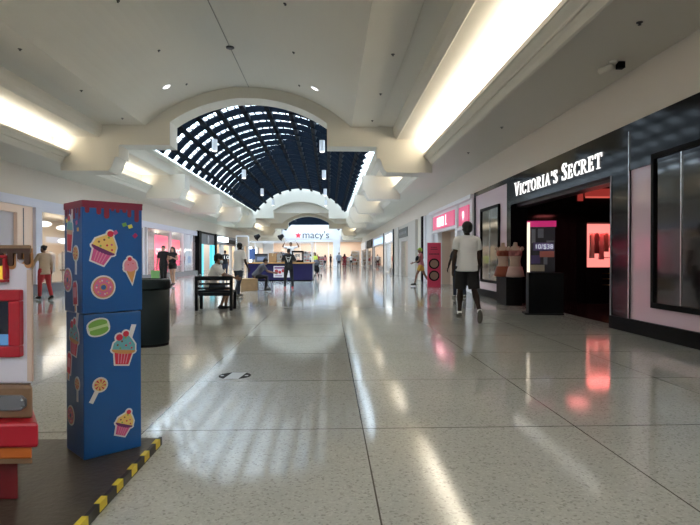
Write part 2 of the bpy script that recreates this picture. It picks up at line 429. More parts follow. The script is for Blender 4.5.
# ------------------------------------------------------------------ lights
def area(name,loc,sx,sy,e,col,rot=(0,0,0),spread=180):
    l=bpy.data.lights.new(name,'AREA'); l.shape='RECTANGLE'; l.size=sx; l.size_y=sy; l.energy=e; l.color=col; l.spread=R(spread)
    o=bpy.data.objects.new(name,l); COL.objects.link(o); o.location=loc; o.rotation_euler=rot; return o
WARM=(1,.88,.70); NEUT=(1,.96,.90)
tube_m=emat('cove_tube_glow',(1,.93,.80),10)
bays=[(Y0,B1,'near'),(B1+.9,B2,'mid'),(B2+.9,B3,'far'),(B3+.9,YE,'end')]
CO=dict(near=22,mid=10,far=13,end=10)
for a,bb,nm in bays:
    Ln=bb-a
    for x,ry,s_ in ((3.42,R(180-0),'right'),(2*XC-3.42,R(180),'left')):
        area('cove_light',(x+(.04 if x>0 else -.04),(a+bb)/2,4.50),.3,Ln-.5,CO[nm]*Ln*(1 if s_=='right' else .5),NEUT if s_=='right' else (1,.95,.87),(0,R(180),0))
# ------------------------------------------------------------------ shops
shopglass=glassmat('shop_window_glass',(.95,.96,.97),.05)
darkglass=mat('dark_reflective_glass',(.022,.02,.019),.07,spec=.6)
def shop(name,loc,label,cat='shop front',group=None): return empty(name,loc,0,label,cat,group)
def P(root,name,m,boxes,smooth=False,bevel=0,label=None):
    g=MB(); o=root.location
    for b_ in boxes: g.box(b_[0]-o.x,b_[1]-o.x,b_[2]-o.y,b_[3]-o.y,b_[4],b_[5])
    ob=g.build(name,m,root,smooth,bevel)
    if label: ob['label']=label
    return ob

# --- black lingerie shop, right side
vs=shop('lingerie_shop_front',(XR,11,0),'glossy black and pink shop front with white serif lettering on the right')
P(vs,'fascia',M['blackgloss'],[(4.93,5.4,1.0,15.0,2.66,3.43),(4.93,5.2,15.0,18.35,3.30,3.43)])
P(vs,'lintel_reveal',M['darkroom'],[(5.1,5.4,9.38,14.7,2.60,3.4)])
P(vs,'pillar',M['blackgloss'],[(4.93,5.4,8.80,9.38,0,2.66)])
P(vs,'pillar',M['blackgloss'],[(4.93,5.4,14.68,15.0,0,2.66)])
P(vs,'pillar_strip',M['chrome'],[(4.915,4.93,8.79,8.81,.0,3.3)])
P(vs,'pillar_strip',M['greymetal'],[(4.915,4.93,9.36,9.385,.0,2.66)])
P(vs,'wall_panel',M['pink'],[(4.96,5.1,-2.0,8.80,.22,3.30)],label='pale pink glossy panel')
P(vs,'wall_panel',M['pink'],[(4.96,5.1,15.0,18.35,.22,3.30)],label='pale pink glossy panel')
P(vs,'plinth',M['black'],[(4.90,5.1,-2.0,9.38,0,.22),(4.90,5.1,14.68,18.4,0,.22)])
P(vs,'corner_post',M['black'],[(4.93,5.1,18.33,18.42,0,3.43)])
for (a,bb) in ((6.35,8.15),(15.67,17.6)):
    g=P(vs,'display_case',M['black'],[(4.90,4.99,a,a+.07,.46,2.80),(4.90,4.99,bb-.07,bb,.46,2.80),(4.90,4.99,a+.07,bb-.07,.46,.54),(4.90,4.99,a+.07,bb-.07,2.72,2.80)])
    gg=MB(); gg.box(4.935-XR,4.95-XR,a+.07-11,bb-.07-11,.54,2.72); gg.build('glass',darkglass,g)
    gg=MB(); ys=(a+.62*(bb-a),) if a<10 else (a+.5*(bb-a),)
    for y in ys: gg.box(4.92-XR,4.945-XR,y-.01-11,y+.01-11,.54,2.72)
    gg.build('mullion',M['chrome'],g)
# serif capitals, drawn stroke by stroke
def arcband(cx,cy,rx,ry,tx,ty,a0,a1,n=14):
    o=[];i=[]
    for k in range(n+1):
        a=R(a0+(a1-a0)*k/n); o.append((cx+rx*math.cos(a),cy+ry*math.sin(a))); i.append((cx+(rx-tx)*math.cos(a),cy+(ry-ty)*math.sin(a)))
    return o+i[::-1]
def rect(a,b_,c_,d): return [(a,c_),(b_,c_),(b_,d),(a,d)]
def letter(ch):
    T,t,s_=.12,.06,.04     # thick, thin, serif
    if ch=='V': return .92,[[(.10,1),(.24,1),(.50,.22),(.46,0),(.42,0)],[(.80,1),(.87,1),(.50,0),(.42,0),(.46,.12)],rect(0,.36,.955,1),rect(.68,.98,.955,1)]
    if ch=='I': return .40,[rect(.14,.27,0,1),rect(0,.41,0,s_),rect(0,.41,1-s_,1)]
    if ch=='C': return .86,[arcband(.5,.5,.48,.51,.14,.05,38,322),[(.80,.66),(.86,.66),(.87,1),(.82,1),(.74,.86)],[(.76,.16),(.84,.1),(.88,.30),(.83,.30)]]
    if ch=='T': return .86,[rect(.37,.50,0,1),rect(.2,.67,0,s_),rect(.04,.83,.93,1),[(0,.72),(.05,.72),(.12,.94),(.04,1),(0,1)],[(.87,.72),(.82,.72),(.75,.94),(.83,1),(.87,1)]]
    if ch=='O': return .98,[arcband(.49,.5,.49,.51,.14,.05,90,270),arcband(.49,.5,.49,.51,.14,.05,-90,90)]
    if ch=='R': return .92,[rect(.14,.27,0,1),rect(0,.41,0,s_),rect(0,.3,1-s_,1),arcband(.38,.735,.38,.265,.17,.06,-90,90),rect(.28,.40,.94,1),rect(.28,.40,.47,.53),[(.36,.5),(.49,.5),(.90,0),(.74,0)],rect(.70,.98,0,s_)]
    if ch=='A': return .94,[[(.44,1),(.50,1),(.86,0),(.71,0),(.42,.84)],[(.44,1),(.48,.9),(.15,0),(.08,0)],rect(.22,.70,.30,.37),rect(0,.28,0,s_),rect(.60,.98,0,s_)]
    if ch=="'": return .24,[[(.06,1.02),(.2,1.02),(.16,.66),(.1,.66)]]
    if ch=='S': return .70,[arcband(.35,.74,.31,.27,.15,.07,60,250),arcband(.35,.27,.33,.28,.15,.07,-125,82),[(.16,.70),(.28,.80),(.60,.36),(.46,.26)],[(.56,.72),(.62,.72),(.62,.98),(.58,.98),(.50,.90)],[(.04,.26),(.10,.26),(.16,.10),(.06,.02),(.04,.02)]]
    if ch=='E': return .80,[rect(.14,.27,0,1),rect(0,.70,0,.06),rect(0,.68,.94,1),rect(.28,.54,.47,.53),[(.62,.72),(.68,.72),(.68,.98),(.55,.95)],[(.66,.28),(.73,.28),(.72,.02),(.56,.04)],rect(.51,.56,.38,.62)]
    return .5,[]
sign_m=emat('white_lit_letters',(1,.98,.95),1.05)
def serif_word(wd,y_start,width,z0,h,hs,parent):
    tot=sum(letter(c_)[0]*(h if i in (0,) else hs) + .17*hs for i,c_ in enumerate(wd)); k=width/tot; u=0
    for i,c_ in enumerate(wd):
        hh=h if i==0 else hs
        wd_,polys=letter(c_); g=MB()
        for q,poly in enumerate(polys):
            d=.0006*q
            fn=lambda xo:(lambda a,b_:(xo-XR, y_start-(u+a*hh)*k-11, z0+b_*hh))
            g.prism(poly,fn(4.905+d),fn(4.925))
        g.build('letter',sign_m,parent); u+=(wd_*hh+.17*hs)
sgn=MB(); sgn.box(4.92-XR,4.93-XR,9.7-11,14.35-11,2.99,3.0); sg=sgn.build('sign_rail',M['black'],vs)
serif_word("VICTORIA'S",14.33,2.78,2.855,.35,.28,sg)
serif_word("SECRET",11.38,1.74,2.855,.35,.28,sg)
# interior of the shop
def inter(name,boxes,m): 
    g=MB(); 
    for b_ in boxes: g.box(*b_)
    o=g.build(name,m); struct(o); return o
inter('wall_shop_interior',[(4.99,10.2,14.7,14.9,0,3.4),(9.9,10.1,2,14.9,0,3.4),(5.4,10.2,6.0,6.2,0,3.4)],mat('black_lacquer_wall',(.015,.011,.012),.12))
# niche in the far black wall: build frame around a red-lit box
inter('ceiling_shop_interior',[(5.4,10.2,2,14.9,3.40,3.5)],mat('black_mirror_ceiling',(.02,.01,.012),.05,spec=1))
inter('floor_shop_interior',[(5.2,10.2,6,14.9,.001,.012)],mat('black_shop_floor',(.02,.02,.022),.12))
nc=empty('display_niche',(7.24,14.66,0),0,'red lit display niche with hanging garments inside the black lingerie shop','niche')
redg=emat('red_backlit_panel',(1,.22,.19),.9)
def NP(name,m,*boxes):
    g=MB()
    for b_ in boxes: g.box(*b_)
    return g.build(name,m,nc)
NP('back_panel',redg,(-.28,.44,.0,.02,.97,2.15),(-.44,-.34,.0,.02,.97,2.15))
NP('frame',M['black'],(-.47,-.44,-.5,.03,.93,2.2),(.44,.48,-.5,.03,.93,2.2),(-.47,.48,-.5,.03,.90,.97),(-.47,.48,-.5,.03,2.15,2.2),(-.34,-.28,-.04,.03,.97,2.15))
NP('rail',M['chrome'],(-.26,.42,-.26,-.24,1.86,1.88))
NP('shelf',mat('red_lit_shelf',(.5,.1,.1),.4),(.15,.44,-.45,0,1.22,1.24))
NP('drawer_unit',M['black'],(-.47,.48,-.55,.03,.02,.90))
for z in (.5,.66,.8): NP('drawer_pull',mat('brass_pull',(.6,.4,.15),.3,metal=1),(-.05,.16,-.58,-.55,z,z+.025))
garm=[('cream garment hanging in the red niche, first from the left','cream_garment',(.55,.42,.36)),('dark garment hanging in the red niche, second from the left','dark_garment',(.10,.03,.03)),('pale rose garment hanging in the red niche, third from the left','rose_garment',(.5,.25,.25)),('brown garment hanging in the red niche, fourth from the left','brown_garment',(.2,.09,.07)),('small white garment hanging in the red niche, at the right end','white_garment',(.7,.5,.5))]
for i,(lb,mn,cc) in enumerate(garm):
    x=7.24-.2+i*.13; h=(.62,.5,.66,.45,.35)[i]
    g=MB(); pr=[(-.05,.0),(-.02,.05),(.02,.05),(.05,0),(.045,-.25),(.06,-h),(-.06,-h),(-.045,-.25)]
    for k_ in range(1): g.prism([(a*1.0,b_) for a,b_ in pr],lambda a,b_:(x+a,14.34,1.84+b_),lambda a,b_:(x+a*1.05,14.42,1.84+b_))
    tag(g.build('hanging_garment',mat(mn,cc,.8,bump=.5,bscale=25),bevel=.008),lb,'garment','garments in the red niche')
area('niche_light',(7.24,14.3,2.12),.7,.3,9,(1,.15,.14))
upm=emat('dim_red_gleam',(1,.10,.08),.16)
NP('upper_red_gleam',upm,(-.46,-.32,-.02,.02,2.78,3.15),(-.26,.50,-.02,.02,2.90,3.12))  # glowing shapes added for the red gleam above the niche
NP('upper_gleam_strip',emat('red_strip',(1,.16,.12),.4),(-.26,.50,-.06,-.02,2.86,2.90))
area('shop_red_glow',(6.3,13.6,2.45),.5,.5,3,(1,.2,.2))
# entrance sign stand and plinths
st=empty('sign_stand',(4.55,11.75,0),R(-12),'black pedestal sign with magenta header at the entrance of the black shop','sign')
def SP(name,m,*boxes,par=st):
    g=MB()
    for b_ in boxes: g.box(*b_)
    return g.build(name,m,par)
SP('base',M['black'],(-.3,.5,-.25,.25,0,.03)); SP('pedestal',M['black'],(-.22,.5,-.2,.2,.03,.90))
SP('edge_strip_white',emat('cream_edge_glow',(1,.85,.65),.8),(-.22,-.17,-.03,.05,.91,2.0))  # white edge strip of the sign, given a cream emission
pb=SP('poster_board',mat('dark_plum_poster',(.02,.012,.028),.3),(-.16,.36,0,.04,.91,1.93))
SP('header',mat('magenta_header',(.55,.02,.16),.4,emit=(.8,.02,.22),es=.25),(-.22,.38,-.02,.05,1.90,2.03))
g=MB(); g.use(mat('poster_grey',(.2,.2,.26),.4)); g.box(-.13,-.05,-.004,0,1.55,1.85); g.box(0,.12,-.004,0,1.66,1.86); g.box(.18,.34,-.004,0,1.5,1.6); g.box(.12,.2,-.004,0,1.08,1.35)
g.use(mat('poster_violet',(.09,.05,.2),.4)); g.box(-.14,.05,-.005,0,1.1,1.28); g.box(-.1,.33,-.005,0,1.38,1.56)
g.use(mat('poster_coral',(.6,.16,.14),.4)); g.box(.04,.34,-.007,0,1.24,1.37)
g.use(mat('poster_cream',(.45,.36,.27),.4)); g.box(-.15,.14,-.006,0,.93,1.07); g.build('poster_print',None,pb)
text_mesh('lettering','10/$38',.15,emat('poster_letters',(.8,.8,1),.5),pb,(-.07,-.006,1.42),(1,0,0),(0,0,1),.002,fit=.36)
# torso mannequins on a plinth
pl=MB(); pl.box(4.50,4.92,13.72,14.55,0,.72); tag(pl.build('display_plinth',M['black'],bevel=.01),'black box plinth under the two torso mannequins','plinth')
def bust(x,y,z,rz,label,m,m2):
    r=empty('torso_mannequin',(x,y,z),rz,label,'mannequin')
    g=MB(); 
    prof=[(.02,0),(.135,.0),(.165,.10),(.165,.2),(.13,.36),(.125,.42),(.15,.55),(.155,.66),(.12,.76),(.06,.82),(.045,.90),(.02,.91)]
    g.lathe((0,0,0),prof,20)
    g.v=[(a,b_*.68,c_) for a,b_,c_ in g.v]
    for s_ in (-1,1): g.ell((s_*.07,-.085,.62),.065,.06,.065); g.ell((s_*.165,0,.74),.05,.045,.06)
    g.build('torso',mat('mannequin_skin',(.50,.36,.29),.5),r,True)
    g=MB(); g.lathe((0,0,0),[(.15,.55),(.165,.56),(.17,.63),(.165,.69),(.15,.695)],20)
    g.v=[(a,b_*.72,c_) for a,b_,c_ in g.v]
    for s_ in (-1,1): g.ell((s_*.07,-.09,.62),.072,.068,.07); g.bar((s_*.09,-.1,.66),(s_*.10,0,.80),.02,.01)
    g.build('bra',m,r,True)
    g=MB(); g.lathe((0,0,0),[(.12,.0),(.23,.02),(.20,.16),(.172,.27),(.15,.28)],24)
    g.v=[(a*(1+.05*math.sin(i*2.1)),b_*.72,c_) for i,(a,b_,c_) in enumerate(g.v)]
    g.build('skirt',m2,r,True); return r
bust(4.80,13.92,.72,R(-20),'torso mannequin in pale pink lingerie with ruffled skirt beside the shop entrance',mat('rose_lace',(.42,.16,.17),.8),mat('blush_satin',(.62,.42,.38),.5))
bust(4.62,14.36,.72,R(-35),'torso mannequin in rust brown slip, left of the pale pink one',mat('rust_satin',(.30,.07,.035),.6),mat('rust_satin',(.30,.07,.035),.6))

# --- white framed shop with pink signs
s2=shop('pink_sign_shop_front',(XR,23.3,0),'white framed shop front with pink signs and a beige closed interior on the right')
P(s2,'pilaster',M['white'],[(4.86,5.2,18.42,18.75,0,3.4)],bevel=.02); P(s2,'pilaster',M['white'],[(4.86,5.2,20.62,20.98,0,3.4)],bevel=.02)
P(s2,'pilaster',M['white'],[(4.86,5.2,25.85,26.4,0,3.4)],bevel=.02); P(s2,'pilaster',M['white'],[(4.9,5.2,28.0,28.3,0,3.4)],bevel=.02)
for b_ in [(5.0,5.2,26.4,28.0,0,3.43),(5.0,5.2,25.05,25.85,0,2.43),(5.0,5.2,18.75,20.62,0,2.30),(5.0,5.2,20.98,21.26,0,2.43)]: P(s2,'wall_panel',M['white'],[b_])
P(s2,'sign_board',M['white'],[(4.92,5.15,20.98,25.85,2.40,3.43),(4.92,5.15,18.75,20.62,2.30,3.43)])
P(s2,'cornice',M['white'],[(4.78,5.0,20.7,26.2,3.25,3.40),(4.78,5.0,18.4,20.8,3.25,3.40),(4.84,5.0,20.7,26.3,2.36,2.44),(4.84,5.0,18.42,20.9,2.26,2.34)],bevel=.02)
psg=mat('pink_sign_face',(.60,.08,.20),.3,emit=(.75,.07,.2),es=.35)
sa=P(s2,'sign',psg,[(4.88,4.93,21.25,25.6,2.52,3.12)],label='long pink sign with lit letters'); sb_=P(s2,'sign',psg,[(4.88,4.93,19.0,20.45,2.42,3.10)],label='small square pink sign')
g=MB(); 
for y in (24.6,24.1,23.6): 
    g.box(4.865-XR,4.88-XR,y-.42-23.3,y-.05-23.3,2.62,2.70); g.box(4.865-XR,4.88-XR,y-.42-23.3,y-.34-23.3,2.62,3.02); g.box(4.865-XR,4.88-XR,y-.12-23.3,y-.05-23.3,2.62,3.02); g.box(4.865-XR,4.88-XR,y-.42-23.3,y-.05-23.3,2.94,3.02); g.box(4.865-XR,4.88-XR,y-.42-23.3,y-.05-23.3,2.79,2.85)
g.box(4.865-XR,4.88-XR,22.72-23.3,22.8-23.3,2.62,3.05); g.box(4.865-XR,4.88-XR,22.6-23.3,22.8-23.3,2.62,2.68)
g.build('lettering',emat('pink_lit_letters',(1,.45,.50),2.2),sa)
g=MB(); g.ell((4.875-XR,19.75-23.3,2.80),.02,.14,.14); g.box(4.865-XR,4.88-XR,19.73-23.3,19.78-23.3,2.6,2.75); g.build('emblem',emat('pale_emblem',(1,.7,.75),1.2),sb_)
P(s2,'shutter',M['shutter'],[(5.6,5.65,20.98,25.9,0,2.5)],label='beige closed shutter set back in the doorway'); P(s2,'reveal',M['shutter'],[(5.2,5.6,25.05,25.1,0,2.45),(5.2,5.6,21.2,21.26,0,2.45),(5.2,5.6,21.26,25.05,2.43,2.46)])
# --- plain beige closed units
s3=shop('closed_shop_front',(XR,32,0),'closed beige shop front with dark sign and shuttered doorway behind the runner')
P(s3,'post',M['black'],[(4.88,5.1,28.55,29.0,0,3.43)]); P(s3,'cream_panel',mat('lit_cream_panel',(.78,.72,.60),.5),[(5.05,5.2,28.3,31.0,0,3.43)])
P(s3,'wall_panel',mat('grey_beige_wall',(.55,.52,.48),.5),[(4.9,5.2,31.0,34.0,0,3.43),(4.95,5.2,37.4,38.8,0,3.43),(4.95,5.2,34.0,37.4,2.35,3.43),(4.9,5.2,38.8,41.2,0,3.43)])
P(s3,'shutter',M['shutter'],[(5.25,5.3,33.9,37.5,0,2.4)])
sb3=P(s3,'sign',mat('dark_slate_sign',(.03,.05,.06),.4),[(4.88,4.95,34.1,38.3,2.60,3.20)],label='dark slate sign board')
g=MB(); 
for y in (37.6,36.9,36.2,35.5,34.8): g.box(4.87-XR,4.88-XR,y-.2-32,y+.2-32,2.8,2.98)
g.build('lettering',mat('grey_sign_letters',(.25,.28,.3),.5),sb3)
def rshop(name,y0,y1,label,fas_m,sign_m_,glowcol,e,items):
    r=shop(name,(XR,y0,0),label)
    P(r,'fascia',fas_m,[(4.90,5.2,y0,y1,2.45,3.43)])
    P(r,'pillar',M['navy'],[(4.86,5.2,y0,y0+.55,0,3.43)]); P(r,'pillar',M['white'],[(4.88,5.2,y1-.6,y1,0,3.43)])
    P(r,'sign',sign_m_,[(4.85,4.90,y0+1.4,y1-1.8,2.62,3.15)])
    P(r,'window_glass',shopglass,[(5.0,5.01,y0+.55,y1-.6,.1,2.45)])
    P(r,'stall_riser',M['granite'],[(4.92,5.1,y0+.55,y0+(y1-y0)*.45,0,.4)])
    P(r,'interior',mat(name+'_interior_wall',glowcol,.7),[(7.9,8.0,y0,y1,0,3.4),(5.2,8.0,y1-.05,y1,0,3.4),(5.2,8,y0,y1,3.0,3.05)])
    area('shop_light',(6.3,(y0+y1)/2,2.95),2,(y1-y0)*.8,e,(1,.93,.82))
    return r
rshop('glass_shop_front',41.3,48.7,'shop front with white lit sign beyond the dark post on the right',M['white'],emat('white_lit_sign',(.9,.97,1),1.6),(.55,.55,.45),110,None)
rshop('blue_sign_shop_front',48.7,61.5,'shop front with pale blue sign and colourful window stock on the right',M['white'],mat('pale_blue_sign',(.30,.5,.8),.4,emit=(.4,.65,1),es=.9),(.5,.25,.2),130,None)
rshop('dark_far_shop_front',61.5,72.5,'distant shop front with dark frame near the far right corner',M['black'],M['black'],(.5,.35,.28),110,None)
rshop('pale_far_shop_front',72.5,YE,'farthest shop front on the right beside the department store',M['white'],M['white'],(.6,.5,.4),130,None)
# window stock as racks
def rack(x,y,label,cols,ln=1.2,rz=R(90)):
    r=empty('clothing_rack',(x,y,0),rz,label,'clothing rack','clothing racks in the shops')
    g=MB(); 
    for s_ in (-1,1): g.cyl((s_*ln/2,0,0),(s_*ln/2,0,1.5),.02,n=6); g.bar((s_*ln/2,-.22,.02),(s_*ln/2,.22,.02),.03)
    g.cyl((-ln/2,0,1.48),(ln/2,0,1.48),.018,n=6); g.build('frame',M['chrome'],r)
    for i in range(8):
        xx=-ln/2+.1+i*(ln-.2)/7; q=MB(); h=random.uniform(.7,.95); cc=random.choice(cols)
        q.yz([(-.05,1.46),(.05,1.46),(.2,1.38),(.19,1.46-h),(-.19,1.46-h),(-.2,1.38)],xx-.035,xx+.035)
        q.build('garment',mat('garment_%02d%02d%02d'%tuple(int(99*k) for k in cc),cc,.8),r)
    return r
C1=[(.6,.05,.06),(.7,.6,.5),(.1,.15,.4),(.75,.3,.3)]
C2=[(.5,.45,.35),(.1,.1,.1),(.35,.2,.12),(.7,.7,.65)]
for i,(x,y,c_,lb) in enumerate(((5.7,51,C1,'red and blue clothes on a rack, nearest one behind the blue sign shop window'),(5.7,54,C1,'colourful clothes on a rack, middle of the blue sign shop'),(5.7,57.5,C1,'colourful clothes on a rack, far end of the blue sign shop'),(5.8,45,C2,'dull coloured clothes on a rack inside the white sign shop'),(5.7,66,C1,'red clothes on a rack in the distant dark framed shop'))): rack(x,y,lb,c_)
# red banner stand
bn=empty('banner_stand',(4.38,22.7,0),R(-8),'tall red floor banner with two black round emblems near the pink sign shop','banner')
g=MB(); g.box(-.28,.28,-.08,.08,0,1.86); bo=g.build('banner_board',M['redsign'],bn,bevel=.01)
g=MB(); 
for z in (.98,.48):
    g=MB(); g.use(M['black']); g.lathe((0,-.085,z),[(.02,.005),(.22,.005),(.22,-.004),(.02,-.004)],28,'y'); g.use(mat('tan_emblem',(.30,.17,.12),.5))
    g.lathe((0,-.09,z),[(.165,0),(.165,-.003),(.155,-.003),(.155,0)],28,'y')
    g.box(-.1,.1,-.098,-.09,z-.02,z+.03)
    if z>.7: g.lathe((0,-.09,z),[(.01,.0),(.15,.0),(.15,-.002),(.01,-.002)],24,'y')
    else: g.box(-.08,.08,-.098,-.09,z-.08,z-.06)
    g.build('round_emblem',None,bo)
g=MB(); g.use(mat('dark_red_print',(.12,.01,.02),.5)); 
for x0 in range(7): g.box(-.2+x0*.06,-.16+x0*.06,-.084,-.08,1.35,1.42)
for x0 in range(4): g.box(-.12+x0*.06,-.08+x0*.06,-.084,-.08,1.64,1.68)
g.box(-.14,.14,-.084,-.08,1.57,1.60)
g.build('print',None,bo)

# --- left side
band=mat('lavender_white_fascia',(.72,.72,.84),.35)
l1=shop('cream_shop_front',(XL,14,0),'cream and lavender shop front at the left edge, behind the toy ride')
P(l1,'fascia',band,[(XL-.2,XL+.06,2,19.7,2.98,3.28)])
P(l1,'wall_panel',mat('cream_panel_pink_glow',(.78,.60,.50),.5,emit=(1,.7,.5),es=.05),[(XL-.2,XL,18.35,19.3,.0,2.98),(XL-.2,XL,2,18.35,2.72,2.98)])  # pinkish glow put into the cream panel's colour and emission
P(l1,'joint_strip',M['granite'],[(XL,XL+.01,18.68,18.73,.3,2.9)])
P(l1,'window_panel',mat('pale_lilac_panel',(.62,.58,.64),.3),[(XL-.25,XL-.12,2,18.35,.3,2.72)])
P(l1,'column',band,[(XL-.2,XL+.12,19.28,19.7,.3,2.98)],bevel=.02)
P(l1,'plinth',M['granite'],[(XL-.2,XL+.15,2,30.6,0,.3)])
l2=shop('clothing_shop_front',(XL,25,0),'clothing shop window with warm lit interior behind the woman in red trousers')
P(l2,'fascia',band,[(XL-.2,XL+.06,19.7,31.0,2.95,3.28)])
P(l2,'window_glass',shopglass,[(XL-.05,XL-.04,19.7,30.5,.3,2.95)])
P(l2,'window_frame',band,[(XL-.1,XL+.03,19.7,30.5,2.88,2.95),(XL-.1,XL+.03,19.7,19.78,.3,2.95),(XL-.1,XL+.03,25,25.08,.3,2.95),(XL-.1,XL+.03,30.4,30.6,.3,2.95)])
P(l2,'interior',mat('warm_shop_wall',(.70,.58,.45),.7),[(XL-4,XL-3.9,19,31,0,3.2),(XL-4,XL-.1,19.5,19.6,0,3.2),(XL-4,XL-.1,30.5,30.6,0,3.2),(XL-4,XL,19,31,3.15,3.2)])
area('shop_light',(XL-1.7,25,3.1),2.5,9,150,(1,.90,.76))
P(l2,'display_stand',M['redsign'],[(XL-.4,XL-.15,20.0,20.35,.35,1.35)],label='red display stand in the window')
for i,(x,y,lb) in enumerate(((-11.3,22.0,'pale clothes on a rack behind the left shop window, nearest'),(-11.4,24.3,'clothes on a rack in the left clothing shop, second'),(-11.2,27.3,'clothes on a rack in the left clothing shop, third'),(-11.0,29.6,'dark clothes on a rack visible right of the blue pillar'))):
    rack(x,y,lb,[(.7,.6,.5),(.6,.5,.4),(.3,.2,.15),(.75,.72,.7)] if i<3 else [(.1,.09,.08),(.2,.16,.12),(.06,.06,.07)],rz=R(90 if i<3 else 20))
def lamp_globe(x,y,z,lb):
    r=empty('globe_lamp',(x,y,z),0,lb,'lamp','white pendant lamps in the clothing shop')
    g=MB(); g.ell((0,0,0),.3,.3,.12); g.build('shade',emat('warm_globe',(1,.92,.8),1.6),r,True); g=MB(); g.cyl((0,0,.1),(0,0,3.12-z),.012,n=6); g.build('cord',M['greymetal'],r)
for i,(x,y,z) in enumerate(((-11.6,22.6,2.6),(-12.2,25.5,2.6),(-11.4,24.0,1.95))): lamp_globe(x,y,z,'white pendant lamp in the left clothing shop, %s'%('nearest','farthest','lowest')[i])
l3=shop('poster_shop_front',(XL,36.7,0),'glass shop front with big pink posters and white script behind the walking couple')
P(l3,'fascia',band,[(XL-.2,XL+.06,31.0,42.6,2.95,3.28)]); P(l3,'plinth',M['granite'],[(XL-.2,XL+.1,30.6,42.6,0,.28)])
P(l3,'window_glass',shopglass,[(XL-.05,XL-.04,31,42.5,.28,2.95)])
for y in (31.0,35.7,38.6): P(l3,'window_post',M['white'],[(XL-.1,XL+.04,y,y+.12,.28,2.95)])
P(l3,'interior',mat('grey_lit_shop_wall',(.55,.53,.55),.7),[(XL-3,XL-2.9,31,42.6,0,3.2),(XL-3,XL-.1,42.4,42.5,0,3.2),(XL-3,XL-.1,30.7,30.8,0,3.2),(XL-3,XL,31,42.6,3.15,3.2)])
area('shop_light',(XL-1.4,36.7,3.1),2,9,110,(1,.94,.9))
hot=mat('hot_pink_poster',(.80,.06,.14),.4,emit=(1,.10,.2),es=1.3)  # emission added so the pink holds through the reflecting glass
for k_,(y0,y1,z0,z1) in enumerate(((32.9,35.5,.35,2.62),(36.1,38.3,.7,2.45))):
    g=MB(); g.box(XL-.16,XL-.12,y0,y1,z0,z1); o=g.build('window_poster',hot); tag(o,('large hot pink window poster, nearer of the pair on the left','hot pink window poster, farther of the pair on the left')[k_],'poster')
    q=MB(); q.use(emat('poster_white_script',(1,.9,.92),1.4))
    for i in range(5):
        yy=y0+.3+i*.42; q.tube([(XL-.115,yy+.18*math.cos(t),1.62+.16*math.sin(t)) for t in [R(40+25*s_) for s_ in range(12)]],[.035]*12,6)
        if yy>y1-.5: break
    q.build('script_lettering',None,o)
g=MB(); g.use(emat('script_glow',(1,.93,.85),1.5)); pts=[(XL-.2,38.6+i*.12,1.75+.14*math.sin(i*1.1)) for i in range(28)]; g.tube(pts,[.05]*28,6); tag(g.build('script_sign',None),'glowing white script sign inside the glass right of the pink posters','sign')
g=MB(); g.use(M['white']); g.box(XL-.14,XL-.10,39.9,41.7,.7,1.75); g.use(mat('blue_print',(.1,.3,.7),.4)); g.box(XL-.1,XL-.095,40.3,41.3,.85,1.35); tag(g.build('framed_poster',None),'small white poster with blue picture near the far end of the glass front','poster')
l4=shop('arcade_shop_front',(XL,46,0),'dark framed shop front with round emblem sign and cyan columns on the left')
P(l4,'frame',M['black'],[(XL-.2,XL+.2,42.6,43.4,0,3.35),(XL-.2,XL+.1,43.4,49.3,3.2,3.35),(XL-.2,XL+.2,48.8,49.3,0,3.35)])
P(l4,'fascia',mat('slate_grey_fascia',(.16,.17,.20),.4),[(XL-.1,XL+.05,43.4,48.8,2.35,3.2)])
cy=mat('cyan_lit_column',(.05,.4,.5),.4,emit=(.1,.65,.8),es=.7)
P(l4,'column',cy,[(XL-.1,XL+.12,43.5,44.4,0,2.35)],label='cyan column'); P(l4,'column',cy,[(XL-.1,XL+.12,47.6,48.6,0,2.35)],label='cyan column')
P(l4,'panel',mat('ochre_panel',(.6,.38,.08),.5,emit=(.8,.5,.1),es=.3),[(XL-.3,XL-.2,44.5,45.4,0,2.3)]); P(l4,'interior',mat('brown_dark_interior',(.08,.05,.045),.6),[(XL-1.5,XL-1.4,43,49,0,3.2)])
g=MB(); g.lathe((.06,.2,2.78),[(.28,0),(.36,0),(.36,.05),(.28,.05)],24,'x'); g.box(.06,.1,-.05,.45,2.7,2.85); g.build('round_emblem',mat('silver_emblem',(.5,.5,.55),.4),l4)
l5=shop('box_sign_shop_front',(XL,55,0),'shop front with small glowing white box sign in the left distance')
P(l5,'fascia',mat('dark_grey_fascia',(.08,.085,.10),.4),[(XL-.2,XL+.05,49.3,61,2.5,3.35)])
P(l5,'box_sign',emat('white_blue_box_sign',(.8,.97,1),2.6),[(XL+.05,XL+.35,50.4,54.0,2.75,3.2)])
P(l5,'sign',M['black'],[(XL+.05,XL+.25,54.6,58.5,2.65,3.05)])
P(l5,'wall_panel',M['white'],[(XL-.2,XL,52,53.5,0,2.5),(XL-.2,XL,57,58,0,2.5),(XL-.2,XL,60.4,61,0,2.5)])
P(l5,'interior',mat('lit_pale_interior',(.6,.55,.5),.6),[(XL-2.5,XL-2.4,49.3,61,0,3.2),(XL-2.5,XL,49.3,61,3.15,3.2)])
area('shop_light',(XL-1.2,55,3.1),2,9,120,(1,.95,.9))
l6=shop('far_left_shop_front',(XL,73,0),'pale shop windows with warm vertical displays in the far left distance')
P(l6,'fascia',M['wall'],[(XL-.2,XL+.05,61,YE,2.7,3.3)])
P(l6,'pillar',M['greymetal'],[(XL-.2,XL+.1,y,y+.5,0,2.7) for y in (61.2,65,69,74,79)])
P(l6,'interior',mat('lit_cream_interior',(.7,.55,.4),.6),[(XL-2.5,XL-2.4,61,YE,0,3.2),(XL-2.5,XL,61,YE,3.15,3.2)])
area('shop_light',(XL-1.2,72,3.1),2,20,300,(1,.9,.75))

